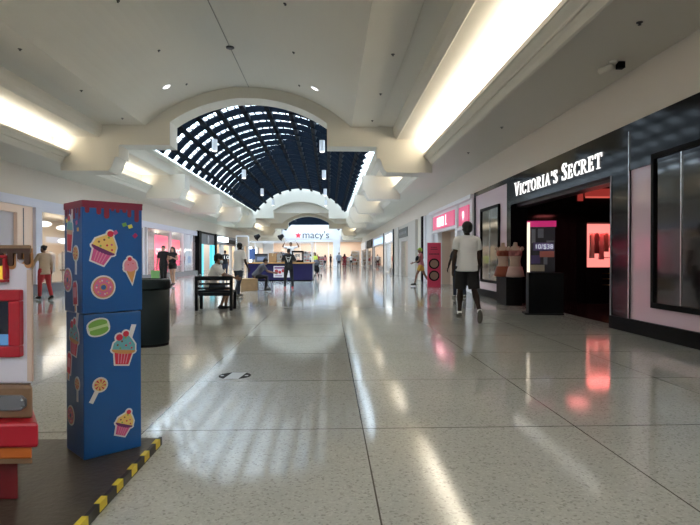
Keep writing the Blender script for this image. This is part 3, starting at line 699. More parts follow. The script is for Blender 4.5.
# --- department store across the far end
dp=shop('department_store_front',(XC,YE,0),'white department store front with star sign closing the far end')
dw=mat('department_store_white',(.78,.80,.86),.4)
P(dp,'wall_panel',dw,[(XL,XR,YE,YE+.4,3.95,6.37)])
P(dp,'frame',dw,[(XL,XR,YE-.15,YE+.1,3.75,4.1)])
P(dp,'column',dw,[(.55,1.65,YE-1.2,YE,0,5.6)]); P(dp,'column',dw,[(XL,XL+1.6,YE-.5,YE,0,3.95)])
P(dp,'ledge',M['ceil'],[(2.0,XR,YE-2.5,YE,3.9,4.3),(XL,-6.9,YE-2.5,YE,3.9,4.3)])
P(dp,'interior',mat('store_warm_wall',(.78,.68,.60),.6),[(XL-1,XR+1,YE+12,YE+12.2,0,4.2),(XL-1,XL-.8,YE,YE+12,0,4.2),(XR+.8,XR+1,YE,YE+12,0,4.2),(XL-1,XR+1,YE,YE+12,4.1,4.2)])
area('store_light',(XC,YE+6,4.0),14,10,800,(1,.88,.76))
P(dp,'lunette_grille',M['navy'],[(-7.6,2.3,YE+.05,YE+.2,6.37,9.2)])

text_mesh('lettering','macy\'s',1.55,mat('charcoal_letters',(.05,.05,.06),.4),dp,(-4.25-XC,-.02,4.32),(1,0,0),(0,0,1),.03,fit=4.1)
g=MB(); st_=[]
for k in range(10):
    r_=.52 if k%2==0 else .21; a=R(90+36*k); st_.append((-4.85-XC+r_*math.cos(a),4.75+r_*math.sin(a)))
g.xz(st_,-.06,0); g.build('star',mat('red_star',(.75,.02,.05),.4,emit=(.9,.02,.06),es=.3),dp)
P(dp,'glass_door',shopglass,[(XL+1.7,.5,YE-.02,YE-.01,0,3.75)])
P(dp,'mullion',M['white'],[(x,x+.08,YE-.08,YE,0,3.75) for x in (-7,-4.6,-2.2,-.2)])
stc=[(.55,.08,.1),(.7,.62,.5),(.12,.12,.14),(.3,.22,.15),(.75,.75,.72),(.75,.5,.4)]
def table(x,y,label):
    r=empty('display_table',(x,y,0),0,label,'display table','white display tables in the department store')
    g=MB(); g.box(-.9,.9,-.5,.5,.8,.88); g.build('tabletop',M['white'],r)
    for a in (-1,1):
        for b_ in (-1,1): q=MB(); q.box(a*.84-.04,a*.84+.04,b_*.44-.04,b_*.44+.04,0,.8); q.build('leg',M['white'],r)
    for i in range(5):
        q=MB(); cc=stc[(i+int(x*3))%6]; q.box(-.75+i*.33,-.5+i*.33,-.3,.2,.88,.98+.05*(i%3)); tag(q.build('folded_garment',mat('stock_%d'%((i+int(x*3))%6),cc,.8)),'folded clothes on a %s, stack %d along it'%(label.split(',')[0],i+1),'clothes','folded clothes on the store tables').location=(x,y,0)
    return r
k=0
for x,y in ((-7.6,88.3),(-5.3,88.4),(-2.6,88.3),(2.8,88.3),(4.4,90.5)):
    table(x,y,'white display table inside the department store, %s from the left'%('first','second','third','fourth','fifth')[k]); k+=1
for i,(x,y) in enumerate(((-8.5,90),(-6.3,91),(-4.2,90.5),(-1.2,91),(2.4,92),(3.6,94),(-7.4,94),(-3,94))):
    rack(x,y,'rack of clothes inside the department store, %s from the left'%('first','third','fourth','sixth','seventh','eighth','second','fifth')[i],stc,1.6,0)

def shelf_unit(x,y,w_,h,label,seed):
    random.seed(seed); r=empty('shelf_unit',(x,y,0),0,label,'shelf unit','shelf units in the department store')
    g=MB(); g.box(-w_/2,w_/2,.25,.3,0,h)
    for s_ in (-1,1): g.box(s_*w_/2-.03,s_*w_/2+.03,-.25,.25,0,h)
    for k_ in range(4): g.box(-w_/2,w_/2,-.25,.25,.1+k_*h/4,.14+k_*h/4)
    g.build('frame',M['white'],r)
    for k_ in range(4):
        q=MB(); x_=-w_/2+.08
        while x_<w_/2-.3:
            d_=random.uniform(.18,.4); q.use(mat('stock_%d'%random.randrange(6),stc[0],.8)); q.box(x_,x_+d_-.04,-.18,.2,.14+k_*h/4,.14+k_*h/4+random.uniform(.15,h/4-.12)); x_+=d_
        q.build('shelf_goods',None,r)
for i,(x,y,w_,h) in enumerate(((-8.0,86.2,1.6,2.2),(-5.9,86.0,1.4,1.6),(-3.6,86.4,1.6,2.3),(-1.3,86.0,1.2,1.5),(2.6,86.2,1.4,1.4),(4.1,86.6,1.3,2.4))): shelf_unit(x,y,w_,h,'white shelf unit of mixed goods just inside the department store, %s from the left'%('first','second','third','fourth','fifth','sixth')[i],i)
# ------------------------------------------------------------------ people
def remeshed(mb, voxel, name, m, smooth_it=3, extra=None):
    me=mb.mesh(name+'_src', m); t=bpy.data.objects.new('tmp',me); COL.objects.link(t)
    r=t.modifiers.new('r','REMESH'); r.mode='VOXEL'; r.voxel_size=voxel; r.use_smooth_shade=True
    s_=t.modifiers.new('s','SMOOTH'); s_.iterations=smooth_it; s_.factor=.5
    dg=bpy.context.evaluated_depsgraph_get(); out=bpy.data.meshes.new_from_object(t.evaluated_get(dg))
    bpy.data.objects.remove(t)
    out.materials.clear(); out.materials.append(m)
    if extra:
        ex,mats_=extra
        import bmesh
        for q in mats_[0:]: out.materials.append(q)
        bm=bmesh.new(); bm.from_mesh(out)
        vs=[bm.verts.new(v) for v in ex.v]
        for f_,mi in zip(ex.f,ex.m):
            try: nf=bm.faces.new([vs[i] for i in f_]); nf.material_index=mi+1; nf.smooth=True
            except ValueError: pass
        bm.to_mesh(out); bm.free()
    out.polygons.foreach_set('use_smooth',[True]*len(out.polygons))
    return out
def V(*a): return Vector(a)
def nrm(v): return Vector(v).normalized()
def person(name_label, loc, rz, H=1.75, skin='skin_m', female=False, lean=(0,0,1), headdir=(0,1,0), headtilt=0,
           armL=((-.15,0,-1),(-.05,.1,-1)), armR=((.15,0,-1),(.05,.1,-1)), legL=((0,0,-1),(0,0,-1)), legR=((0,0,-1),(0,0,-1)),
           footL=(0,1,0), footR=(0,1,0), top='tee_w', sleeve=.62, topcut=0.0, bottom='shorts', leglen=.9, shoe='shoe', sock=True, hair='short',
           pelvis_z=None, vox=.016, mask=False, group=None, hairmat='hair', bulk=1.0, hips_fwd=None):
    k=H/1.75; root=empty('person',loc,rz,name_label,'person',group)
    sk=M[skin]; wd=.90 if female else 1.0
    up=nrm(lean); rt=V(1,0,0); fw=up.cross(rt)*-1; fw=nrm(rt.cross(up)*-1) if False else nrm(up.cross(rt))*1
    if fw.y<0: fw=-fw
    pel=V(0,0,.95*k)
    # legs
    hipL=pel+V(-.095*k,0,-.03*k); hipR=pel+V(.095*k,0,-.03*k)
    TH,SH=.43*k,.42*k
    J={}
    for s_,hip,lg,ft in (('L',hipL,legL,footL),('R',hipR,legR,footR)):
        kn=hip+nrm(lg[0])*TH; an=kn+nrm(lg[1])*SH; f_=nrm(ft); J[s_]=(hip,kn,an,f_)
    low=min(min((J[s_][2]+J[s_][3]*.15*k).z, J[s_][2].z) for s_ in 'LR')-.075*k
    dz=-low if pelvis_z is None else pelvis_z-pel.z
    D=V(0,0,dz); pel=pel+D
    for s_ in 'LR': h,kn,an,f_=J[s_]; J[s_]=(h+D,kn+D,an+D,f_)
    waist=pel+up*.16*k; chest=pel+up*.34*k; neck=pel+up*.52*k
    hd=nrm(headdir); hup=nrm(up*.4+V(0,0,1)); 
    hup=nrm(hup-hd*hup.dot(hd)*.6); hr=nrm(hd.cross(hup)); hup=nrm(hr.cross(hd))
    hc=neck+nrm(up+V(0,0,1)*.5)*.155*k+hd*.015*k
    HM=Matrix((hr,hd,hup)).transposed()          # head frame: x right, y forward, z up
    TM=Matrix((rt,fw,up)).transposed()
    sw=.185*k*wd
    shL=neck+rt*(-sw)-up*.045*k; shR=neck+rt*sw-up*.045*k
    b=MB(); b.use(sk)
    # trunk
    b.ell(pel+up*.02*k,.155*k*bulk,.105*k*bulk,.12*k,TM); b.ell(waist,.135*k*wd*bulk,.095*k*bulk,.15*k,TM); b.ell(chest,.165*k*wd*bulk,.108*k*bulk,.17*k,TM)
    b.tube([shL+rt*.01,neck-up*.02*k,shR-rt*.01],[.055*k,.07*k,.055*k],12,True)
    b.tube([neck-up*.05*k,neck+up*.03*k,hc-hup*.05*k],[.066*k*wd,.055*k*wd,.05*k],12,True)
    # head
    def hp(x,y,z): return hc+HM@V(x*k,y*k,z*k)
    b.ell(hp(0,-.012,.03),.074*k,.092*k,.088*k,HM); b.ell(hp(0,.02,-.04),.058*k,.068*k,.070*k,HM)
    b.tube([hp(0,.085,.01),hp(0,.108,-.028)],[.009*k,.015*k],8,True); b.ell(hp(0,.078,-.085),.026*k,.02*k,.02*k,HM)
    for s_ in (-1,1): b.ell(hp(s_*.077,-.005,-.01),.012*k,.02*k,.032*k,HM)
    # arms
    AR={}
    ex=MB(); ex.use(sk)
    for s_,sh,ar in (('L',shL,armL),('R',shR,armR)):
        el=sh+nrm(ar[0])*.285*k; wr=el+nrm(ar[1])*.25*k; AR[s_]=(sh,el,wr)
        b.tube([sh,(sh+el)/2,el],[.052*k*wd*bulk,.047*k*wd*bulk,.038*k*wd],12,True); b.tube([el,el.lerp(wr,.35),wr],[.038*k*wd,.041*k*wd,.026*k*wd],12,True)
        hdv=nrm(ar[1]); sd=1 if s_=='R' else -1
        side=nrm(hdv.cross(V(1,0,0)*sd)) if abs(hdv.x)<.9 else nrm(hdv.cross(V(0,0,1)))
        if side.y<0: side=-side
        pn=nrm(hdv.cross(side)) ; 
        if pn.dot(V(-sd,0,0))<0: pn=-pn
        pc=wr+hdv*.05*k
        PMx=Matrix((side,pn,hdv)).transposed(); b.ell(pc,.042*k,.019*k,.058*k,PMx)
        for i,(o_,ln) in enumerate(((.03,.07),(.011,.08),(-.009,.076),(-.028,.06))):
            r0=pc+side*o_*k+hdv*.035*k; p1=r0+(hdv*.9+pn*.15)*ln*.55*k; p2=p1+(hdv*.75+pn*.6).normalized()*ln*.55*k
            ex.tube([r0,p1,p2],[.0095*k,.0088*k,.007*k],7,True)
        r0=pc+side*.035*k-hdv*.02*k; p1=r0+(side*.7+hdv*.7+pn*.2)*.04*k; p2=p1+(hdv*.9+pn*.4+side*.1)*.03*k
        ex.tube([r0,p1,p2],[.012*k,.010*k,.008*k],7,True)
    for s_ in 'LR':
        h,kn,an,f_=J[s_]
        b.tube([h,h.lerp(kn,.4),kn],[.088*k*bulk,.078*k*bulk,.053*k],14,True); b.tube([kn,kn.lerp(an,.3),kn.lerp(an,.6),an],[.052*k,.056*k*bulk,.044*k,.033*k],12,True)
        b.tube([an,an+f_*.1*k+V(0,0,-.045*k)],[.035*k,.03*k],10,True)
    # eyes, lips
    ex.use(M['eye'])
    for s_ in (-1,1): ex.ell(hp(s_*.031,.073,.008),.013*k,.008*k,.007*k,HM,8,6)
    ex.use(M['lip']); ex.ell(hp(0,.083,-.055),.022*k,.008*k,.008*k,HM,8,6)
    me=remeshed(b,vox,'body',sk,3,(ex,ex.mats)); body=bpy.data.objects.new('body',me); COL.objects.link(body); body.parent=root
    def cloth(mb,name,m,v=None,label=None,it=4):
        me=remeshed(mb,v or vox,name,m,it); o=bpy.data.objects.new(name,me); COL.objects.link(o); o.parent=root
        if label: o['label']=label
        return o
    # shirt
    if top:
        t=MB(); e=.026*k; hem=(-.06+topcut)*k
        ns=9; rings=[]
        prof=[(hem,.196,.156),(hem+.08*k,.192,.150),(.16*k,.168,.128),(.26*k,.168,.125),(.36*k,.185,.132),(.43*k,.185,.125),(.475*k,.16,.11),(.51*k,.105,.10),(.535*k,.082,.082)]
        vs=[];n=18
        for (h_,a_,c_) in prof:
            for q in range(n):
                an_=2*PI*q/n; vs.append(pel+up*h_+rt*(a_*k*wd*bulk*math.cos(an_))+fw*(c_*k*bulk*math.sin(an_)))
        fs=[]
        for i in range(len(prof)-1):
            for q in range(n): q2=(q+1)%n; fs.append((i*n+q,i*n+q2,(i+1)*n+q2,(i+1)*n+q))
        fs.append(tuple(range(n-1,-1,-1))); fs.append(tuple((len(prof)-1)*n+q for q in range(n)))
        t.add(vs,fs); t.tube([shL,neck-up*.025*k,shR],[.068*k*wd,.085*k*wd,.068*k*wd],14,True)
        for s_ in 'LR':
            sh,el,wr=AR[s_]
            if sleeve<=0: continue
            if sleeve<=1: e_=sh.lerp(el,sleeve); t.tube([sh-(el-sh)*.05+up*.0,sh.lerp(el,.3*sleeve),e_],[.062*k*wd*bulk,.068*k*wd*bulk,.066*k*wd*bulk],14); t.ell(sh,.064*k*wd,.064*k*wd,.062*k)
            else: t.tube([sh,sh.lerp(el,.5),el,el.lerp(wr,.5),wr],[.066*k*wd,.064*k*wd,.052*k,.05*k,.038*k],14); t.ell(sh,.064*k,.064*k,.062*k)
        cloth(t,'shirt',M[top])
    if bottom:
        t=MB(); t.ell(pel+up*.0,.176*k*bulk,.132*k*bulk,.135*k,TM)
        for s_ in 'LR':
            h,kn,an,f_=J[s_]
            if leglen<=1: t.tube([h+V(0,0,.03*k),h.lerp(kn,.4),h.lerp(kn,leglen)],[.108*k*bulk,.106*k*bulk,.098*k*bulk if not female else .088*k],16)
            else: t.tube([h,h.lerp(kn,.5),kn,kn.lerp(an,.5),kn.lerp(an,.98)],[.104*k*bulk,.092*k*bulk,.068*k,.062*k,.055*k],16)
        cloth(t,'shorts' if leglen<=1 else 'trousers',M[bottom])
    for s_ in 'LR':
        h,kn,an,f_=J[s_]; sd=nrm(f_.cross(V(0,0,1))); un=nrm(sd.cross(f_))
        FM=Matrix((sd,f_,un)).transposed(); c0=an+f_*.055*k-un*.03*k
        t=MB(); t.ell(c0-un*.005*k,.047*k,.145*k,.042*k,FM,14,10); t.ell(an-un*.01*k,.043*k,.05*k,.05*k,FM,12,8)
        so=cloth(t,'shoe',M[shoe],min(vox,.014),it=2)
        t=MB(); ps=[]; 
        for q in range(20):
            a=2*PI*q/20; ps.append((math.cos(a)*.046*k*(1+.12*math.sin(a)), math.sin(a)*.146*k))
        t.prism(ps,lambda a,b_:c0+FM@V(a,b_,-.036*k),lambda a,b_:c0+FM@V(a,b_,-.052*k))
        q=t.build('sole',M['sole'],so)
        if sock: 
            t=MB(); t.tube([an-un*.01,an.lerp(kn,.10)],[.042*k,.043*k],12); t.build('sock',M['sock'],root,True)
    # hair
    t=MB(); hm=M[hairmat]
    if hair in('short','cap'):
        t.ell(hp(0,-.022,.047),.082*k,.098*k,.083*k,HM); 
        t.ell(hp(0,-.055,.0),.072*k,.058*k,.065*k,HM)
        if hair=='cap': t.ell(hp(0,.085,.055),.06*k,.07*k,.014*k,HM)
    elif hair=='big':
        t.ell(hp(0,-.025,.055),.095*k,.11*k,.092*k,HM); t.ell(hp(0,-.06,.0),.085*k,.065*k,.08*k,HM)
    elif hair=='bun':
        t.ell(hp(0,-.022,.045),.083*k,.1*k,.083*k,HM); t.ell(hp(0,-.055,0),.07*k,.055*k,.06*k,HM); t.ell(hp(0,-.12,.06),.04*k,.04*k,.04*k,HM)
    elif hair=='long':
        t.ell(hp(0,-.024,.045),.085*k,.1*k,.085*k,HM)
        for s_ in (-.05,0,.05): t.tube([hp(s_,-.07,.03),hp(s_*1.4,-.09,-.1),hp(s_*1.5,-.10,-.26)],[.06*k,.055*k,.035*k],10,True)
        for s_ in (-1,1): t.tube([hp(s_*.075,-.01,.02),hp(s_*.085,0,-.1),hp(s_*.08,.01,-.22)],[.028*k,.028*k,.018*k],8,True)
    if hair: cloth(t,'hair' if hair!='cap' else 'cap',hm,min(vox,.014),it=2)
    if mask:
        t=MB(); t.ell(hp(0,.055,-.045),.062*k,.056*k,.05*k,HM); cloth(t,'face_mask',M['mask'],min(vox,.012),it=1)
        g=MB(); 
        for s_ in (-1,1): g.bar(hp(s_*.055,.06,-.03),hp(s_*.083,0,-.005),.004)
        g.build('ear_loop',M['mask'],root)
    root['_j']=0; del root['_j']
    return root,dict(hp=hp,AR=AR,J=J,pel=pel,up=up,fw=fw,rt=rt,k=k,HM=HM,hc=hc)
# 1. man in white tee walking away on the right
person('man in white t-shirt and black shorts walking away past the pink panelled window',(2.62,10.3,0),R(4),1.82,'skin_d',
    armL=((-.22,-.12,-1),(-.08,.10,-1)),armR=((.20,.10,-1),(.05,.25,-1)),legL=((-.03,.16,-1),(-.02,.02,-1)),legR=((.06,-.14,-1),(.10,-.50,-1)),
    footL=(-.05,1,-.05),footR=(.15,.55,-.85),top='tee_w',sleeve=.66,topcut=-.04,bottom='shorts',leglen=.92,bulk=1.10,vox=.013,hair='big')
r_,d_=person('person in dark clothes almost hidden behind the man in white t-shirt',(3.92,16.4,0),R(10),1.70,'skin_d',top='tee_b',bottom='jeans',leglen=1.5,
    armL=((-.35,.1,-1),(-.05,.6,-1)),armR=((.3,.1,-1),(.1,.5,-1)),legL=((0,.2,-1),(0,0,-1)),legR=((.05,-.2,-1),(0,-.3,-1)),shoe='sole',vox=.022)
# 2. runner
r_,d_=person('woman striding left in black and pink top and mustard shorts with green cap',(3.98,23.6,0),R(82),1.68,'skin_m',True,
    lean=(0,.06,1),headdir=(0,1,-.05),armL=((-.25,.25,-1),(.1,.9,-.35)),armR=((.3,-.35,-1),(.1,.1,-1)),legL=((0,.50,-1),(0,.22,-1)),legR=((0,-.42,-1),(0,-.62,-1)),
    footL=(0,1,0),footR=(0,.8,-.55),top='pinkf',sleeve=.35,bottom='yellow',leglen=.55,shoe='shoe_b',sock=False,hair='cap',hairmat='green',vox=.018)
bgm=MB(); bgm.ell((0,.12,1.16),.20,.13,.17); tag(remo:=bgm.build('shoulder_bag',M['black'],None,True),'black bag held in front of the striding woman','bag'); remo.location=(3.98,23.6,0); remo.rotation_euler=(0,0,R(82)); 
sb2=MB(); sb2.tube([(-.15,.1,1.22),(-.08,.08,1.45),(.05,-.1,1.40),(.12,-.12,1.2)],[.012]*4,6); sb2.build('strap',M['black'],remo)
# 3. standing/walking man in white tee left
person('man in white t-shirt and dark jeans standing between the bench and the kiosk',(-2.80,16.9,0),R(-38),1.68,'skin_d',lean=(0,.08,1),headdir=(0,1,-.1),mask=True,
    armL=((-.2,.25,-1),(.1,.6,-1)),armR=((.2,.1,-1),(0,.55,-1)),legL=((-.02,.22,-1),(0,.02,-1)),legR=((.03,-.18,-1),(.02,-.40,-1)),footR=(0,.9,-.35),
    top='tee_w',sleeve=.75,topcut=-.05,bottom='jeans',leglen=1.5,shoe='shoe',sock=False,vox=.016,bulk=1.05)
# 4. seated man on bench
person('masked man in white t-shirt and dark shorts sitting on the black bench',(-2.86,13.14,0),R(-80),1.74,'skin_m',lean=(0,.34,1),headdir=(.1,1,-.18),mask=True,
    armL=((-.12,.85,-.75),(.35,.9,-.30)),armR=((.15,.80,-.85),(-.15,.9,-.15)),legL=((-.12,1,-.14),(-.04,-.12,-1)),legR=((.16,1,-.12),(.06,-.42,-1)),
    top='tee_w',sleeve=.75,bottom='jeans',leglen=.85,shoe='shoe_b',sock=False,hair='big',pelvis_z=.55,vox=.015)
# 5. crouched man on wooden stool by kiosk
person('dark haired man in grey shirt sitting bent over beside the purple kiosk',(-2.78,20.6,0),R(-80),1.70,'skin_m',lean=(0,.75,1),headdir=(0,1,-.55),
    armL=((-.1,.8,-.9),(.1,1,-.25)),armR=((.1,.7,-.9),(-.1,1,-.2)),legL=((-.1,1,-.05),(0,0,-1)),legR=((.1,1,-.08),(0,-.12,-1)),
    top='grey_f',sleeve=.7,bottom='tee_b',leglen=1.5,shoe='shoe_b',sock=False,pelvis_z=.56,vox=.018)
# 6. man in black tee facing the kiosk
r6,d6=person('man in black clothes with white print on his back and red shoes facing the kiosk',(-1.62,21.7,0),R(0),1.60,'skin_m',
    armL=((-.45,.25,-1),(.5,.9,.1)),armR=((.45,.25,-1),(-.5,.9,.1)),legL=((-.12,0,-1),(-.04,0,-1)),legR=((.12,0,-1),(.04,0,-1)),
    top='tee_b',sleeve=.8,topcut=-.06,bottom='tee_b',leglen=1.5,shoe='shoe_r',sock=False,vox=.018)
g=MB()
for a,c_ in (((-.10,1.28),(-.02,1.06)),((.10,1.28),(.02,1.06)),((-.05,1.24),(.05,1.24)),((-.03,1.14),(.03,1.14))): g.bar((a[0],-.137,a[1]),(c_[0],-.142,c_[1]),.03,.012,up=(0,1,0))
g.build('shirt_print',mat('white_shirt_print',(.6,.6,.6),.8),r6)
# 7. worker in white with raised arms
person('person in white top with both arms raised to the head, behind the kiosk counter',(-2.15,30.4,.38),R(180),1.72,'skin_m',
    armL=((-.95,.1,.25),(.55,.1,1)),armR=((.95,.1,.25),(-.55,.1,1)),top='tee_w',sleeve=.8,bottom='jeans',leglen=1.5,vox=.022,hair='short')
# 8/9 couple
person('man in black t-shirt and black trousers walking towards us carrying a green bag',(-7.22,24.0,0),R(172),1.76,'skin_l',top='tee_b',sleeve=.75,bottom='tee_b',leglen=1.5,shoe='shoe_b',sock=False,
    armL=((-.25,0,-1),(0,.15,-1)),armR=((.25,0,-1),(.05,.2,-1)),legL=((0,.1,-1),(0,0,-1)),legR=((0,-.1,-1),(0,-.2,-1)),vox=.018)
person('long haired woman in black crop top and black shorts walking beside the man in black',(-6.80,23.9,0),R(170),1.66,'skin_l',True,top='tee_b',sleeve=.3,topcut=.15,bottom='shorts',leglen=.45,shoe='shoe_b',sock=False,hair='long',
    armL=((-.3,0,-1),(.5,.6,.3)),armR=((.3,.05,-1),(-.7,.5,.2)),legL=((0,.16,-1),(0,-.02,-1)),legR=((0,-.12,-1),(0,-.35,-1)),footR=(0,.8,-.5),vox=.018)
g=MB(); g.prism([(-.16,0),(.16,0),(.18,.38),(-.18,.38)],lambda a,b_:(a,-.05,b_),lambda a,b_:(a,.05,b_)); bo=g.build('shopping_bag',mat('green_bag_film',(.25,.55,.2),.5)); tag(bo,'light green shopping bag carried by the man in black','bag'); bo.location=(-7.53,23.88,.30)
q=MB(); q.tube([(-.08,0,.37),(-.03,0,.5),(.03,0,.5),(.08,0,.37)],[.008]*4,6); q.build('handle',M['black'],bo)
# 10 woman left
person('woman in beige blouse and red trousers walking past the clothing shop window',(-8.30,16.2,0),R(62),1.57,'skin_m',True,top='beige',sleeve=1.5,topcut=-.10,bottom='redp',leglen=1.5,shoe='shoe_b',sock=False,hair='bun',
    lean=(0,.05,1),headdir=(-.3,1,-.1),armL=((-.35,.5,-1),(-.1,.5,-1)),armR=((.25,-.2,-1),(.1,.2,-1)),legL=((0,.22,-1),(0,.02,-1)),legR=((.02,-.14,-1),(0,-.36,-1)),footR=(0,.9,-.35),bulk=1.05,vox=.017)
# person in shirt with number
r10,d10=person('person in black top with number on the back, beyond the bench',(-6.55,34.5,0),R(15),1.70,'skin_m',top='tee_b',sleeve=.7,bottom='jeans',leglen=1.5,vox=.03,sock=False)
text_mesh('number_print','10',.30,mat('white_print',(.8,.8,.8),.8,emit=(1,1,1),es=.2),r10,(-.16,-.16,1.16),(1,0,0),(0,0,1),.01,fit=.32)
# far shoppers
far=[('man in light blue shirt and dark trousers walking away by the far white column',(1.02,58,0),5,1.82,'bluef','jeans',False),
 ('person in dark red clothes just right of the man in light blue shirt',(1.75,63,0),-10,1.72,'redf','redf',True),
 ('person in yellow green top behind the black stroller',(-1.02,37.5,0),170,1.62,'hiviz','jeans',True),
 ('person in pink top in front of the department store doors',(-.60,74,0),20,1.68,'pinkf','jeans',True),
 ('person in red top in front of the department store doors',(-1.55,72,0),160,1.70,'redf','tee_b',False),
 ('person in white top among the far shoppers, left of the red top',(-2.6,75,0),100,1.70,'tee_w','jeans',True),
 ('person in black top among the far shoppers, right of the pink top',(.15,70,0),-60,1.72,'tee_b','jeans',False),
 ('person in white shirt near the right doors of the department store',(3.1,78,0),30,1.74,'tee_w','tee_b',False)]
for lb,lc,rz,h,tp,bt,fe in far:
    person(lb,lc,R(rz),h,'skin_m',fe,top=tp,sleeve=.8,bottom=bt,leglen=1.5,shoe='shoe_b',sock=False,vox=.034,hair='long' if fe else 'short',
      legL=((-.03,.15,-1),(0,0,-1)),legR=((.03,-.15,-1),(0,-.25,-1)),armL=((-.25,.1,-1),(0,.3,-1)),armR=((.25,-.1,-1),(0,.2,-1)))
# ------------------------------------------------------------------ bench
bh=empty('bench',(-2.68,12.98,0),0,'black slatted bench with a backrest under the seated masked man','bench')
def BX(root,name,m,*boxes,bevel=0,smooth=False):
    g=MB()
    for b_ in boxes: g.box(*b_)
    return g.build(name,m,root,smooth,bevel)
bm_=mat('black_bench_wood',(.012,.014,.018),.5,spec=.15)
for x in (-.40,.40):
    BX(bh,'leg',bm_,(x-.035,x+.035,-.27,-.20,0,.80),bevel=.006); BX(bh,'leg',bm_,(x-.035,x+.035,.22,.29,0,.43),bevel=.006)
for z0,z1 in ((.70,.80),(.60,.645),(.50,.545)): BX(bh,'back_slat',bm_,(-.42,.42,-.285,-.25,z0,z1),bevel=.005)
for i in range(4): BX(bh,'seat_slat',bm_,(-.43,.43,-.2+i*.125,-.10+i*.125,.42,.46),bevel=.005)
BX(bh,'apron',bm_,(-.40,.40,-.24,-.21,.34,.42))
# ------------------------------------------------------------------ trash bin
tb=empty('trash_bin',(-2.53,7.75,0),0,'dark green-black round litter bin behind the blue pillar','bin')
bmat=mat('dark_green_bin_plastic',(.008,.016,.019),.5,spec=.25)
g=MB(); g.lathe((0,0,0),[(.255,.0),(.265,.05),(.27,.06),(.275,.78),(.265,.785)],40); g.build('body',bmat,tb,True)
g=MB(); g.lathe((0,0,.79),[(.283,0),(.288,.01),(.288,.10),(.283,.12),(.27,.135),(.20,.14),(.19,.11),(.02,.11)],40); g.build('rim',bmat,tb,False)
g=MB(); g.lathe((0,0,.0),[(.245,0),(.262,.0),(.262,.04),(.245,.04)],40); g.build('base_ring',M['black'],tb)
# ------------------------------------------------------------------ floor sticker
g=MB(); g.use(mat('black_vinyl',(.008,.008,.008),.6,spec=.05)); g.lathe((-.98,5.68,.0),[(.01,.001),(.165,.001),(.165,.002),(.01,.002)],40)
g.use(mat('white_vinyl',(.65,.68,.70),.25)); 
pts=[(-.98-.09,5.53),(-.98+.06,5.53),(-.98+.10,5.83),(-.98-.05,5.83)]; g.xy(pts,.002,.0027)
for x in (-.13,.12): g.lathe((-.98+x,5.68,.0),[(.005,.002),(.02,.002),(.02,.0027),(.005,.0027)],12)
tag(g.build('floor_sticker',None),'round black and white distancing sticker on the terrazzo floor','sticker')
# ------------------------------------------------------------------ kiosk
kk=empty('kiosk',(-2.6,30.2,0),0,'purple snack kiosk with orange counter top in the middle of the hall','kiosk')
pur=mat('deep_purple_panel',(.018,.015,.07),.35,spec=.2)
BX(kk,'front_panel',pur,(-1.70,1.70,-1.3,-1.2,.06,.93)); BX(kk,'side_panel',mat('grey_kiosk_side',(.40,.40,.44),.35),(1.62,1.72,-1.2,1.3,.06,.93)); BX(kk,'side_panel',pur,(-1.72,-1.62,-1.2,1.3,.06,.93)); BX(kk,'back_panel',pur,(-1.70,1.7,1.2,1.3,.06,.93))
BX(kk,'plinth',M['black'],(-1.66,1.66,-1.25,1.25,0,.06)); BX(kk,'floor_deck',M['greymetal'],(-1.6,1.6,-.8,1.2,.06,.37))
BX(kk,'counter_top',mat('orange_wood_counter',(.60,.32,.10),.35),(-1.78,1.78,-1.38,-.75,.93,.99),(1.3,1.78,-.75,1.35,.93,.99),(-1.78,-1.3,-.75,1.35,.93,.99),bevel=.01)
for x in (-1.66,1.66):
    for y in (-1.15,1.2): BX(kk,'post',M['white'],(x-.025,x+.025,y-.025,y+.025,.99,2.10))
BX(kk,'canopy_beam',M['white'],(-1.7,1.7,-1.18,-1.13,2.07,2.12)); BX(kk,'canopy_beam',M['white'],(-1.7,1.7,1.17,1.22,2.07,2.12)); BX(kk,'canopy_beam',M['white'],(-1.69,-1.64,-1.13,1.17,2.07,2.12)); BX(kk,'canopy_beam',M['white'],(1.64,1.69,-1.13,1.17,2.07,2.12))
pn=BX(kk,'menu_poster',mat('white_poster',(.7,.68,.7),.4),(-.35,.50,-1.32,-1.30,.20,.80))
g=MB(); g.use(mat('berry_red_print',(.45,.04,.05),.5)); 
for x,z,r in ((-.2,.52,.10),(-.02,.47,.08),(.16,.55,.09),(.34,.5,.07)): g.lathe((x,-1.325,z),[(.005,0),(r,0),(r,-.004),(.005,-.004)],16,'y')
g.use(mat('plum_print',(.2,.05,.2),.5)); g.box(-.3,.45,-1.328,-1.32,.66,.74); g.box(-.28,.1,-1.328,-1.32,.26,.30); g.build('print',None,pn)
for i,x in enumerate((-1.2,.05,)):
    l=empty('track_lamp',(-2.6+x,29.05,2.36),0,'black spot lamp hanging from the kiosk canopy, %s'%('left one','right one')[i],'lamp','black lamps on the kiosk canopy')
    l.location.z=2.36; g=MB(); g.tube([(0,0,.0),(0,0,.20)],[.02,.02],6); g.build('stem',M['black'],l); g=MB(); g.tube([(.09,0,.30),(-.1,-.1,.16)],[.09,.16],12); g.build('lamp_shade',M['black'],l)
    l.location.z=2.12
items=[('popcorn_machine','black framed glass popcorn machine at the right end of the kiosk counter','machine',.9,-.95,.62,.55,.62,'m'),
       ('drink_machine','black drink machine with screen beside the popcorn machine','machine',.30,-.95,.42,.5,.50,'k'),
       ('cardboard_box','brown cardboard box on the kiosk counter, left of the machines','box',-.42,-.98,.40,.34,.48,'c'),
       ('storage_crate','dark grey crate with pale printed front on the kiosk counter','crate',-1.02,-1.0,.62,.5,.36,'g')]
mm={'m':M['black'],'k':mat('charcoal_machine',(.05,.05,.06),.35),'c':mat('cardboard',(.35,.20,.09),.8),'g':mat('slate_crate',(.10,.11,.14),.5)}
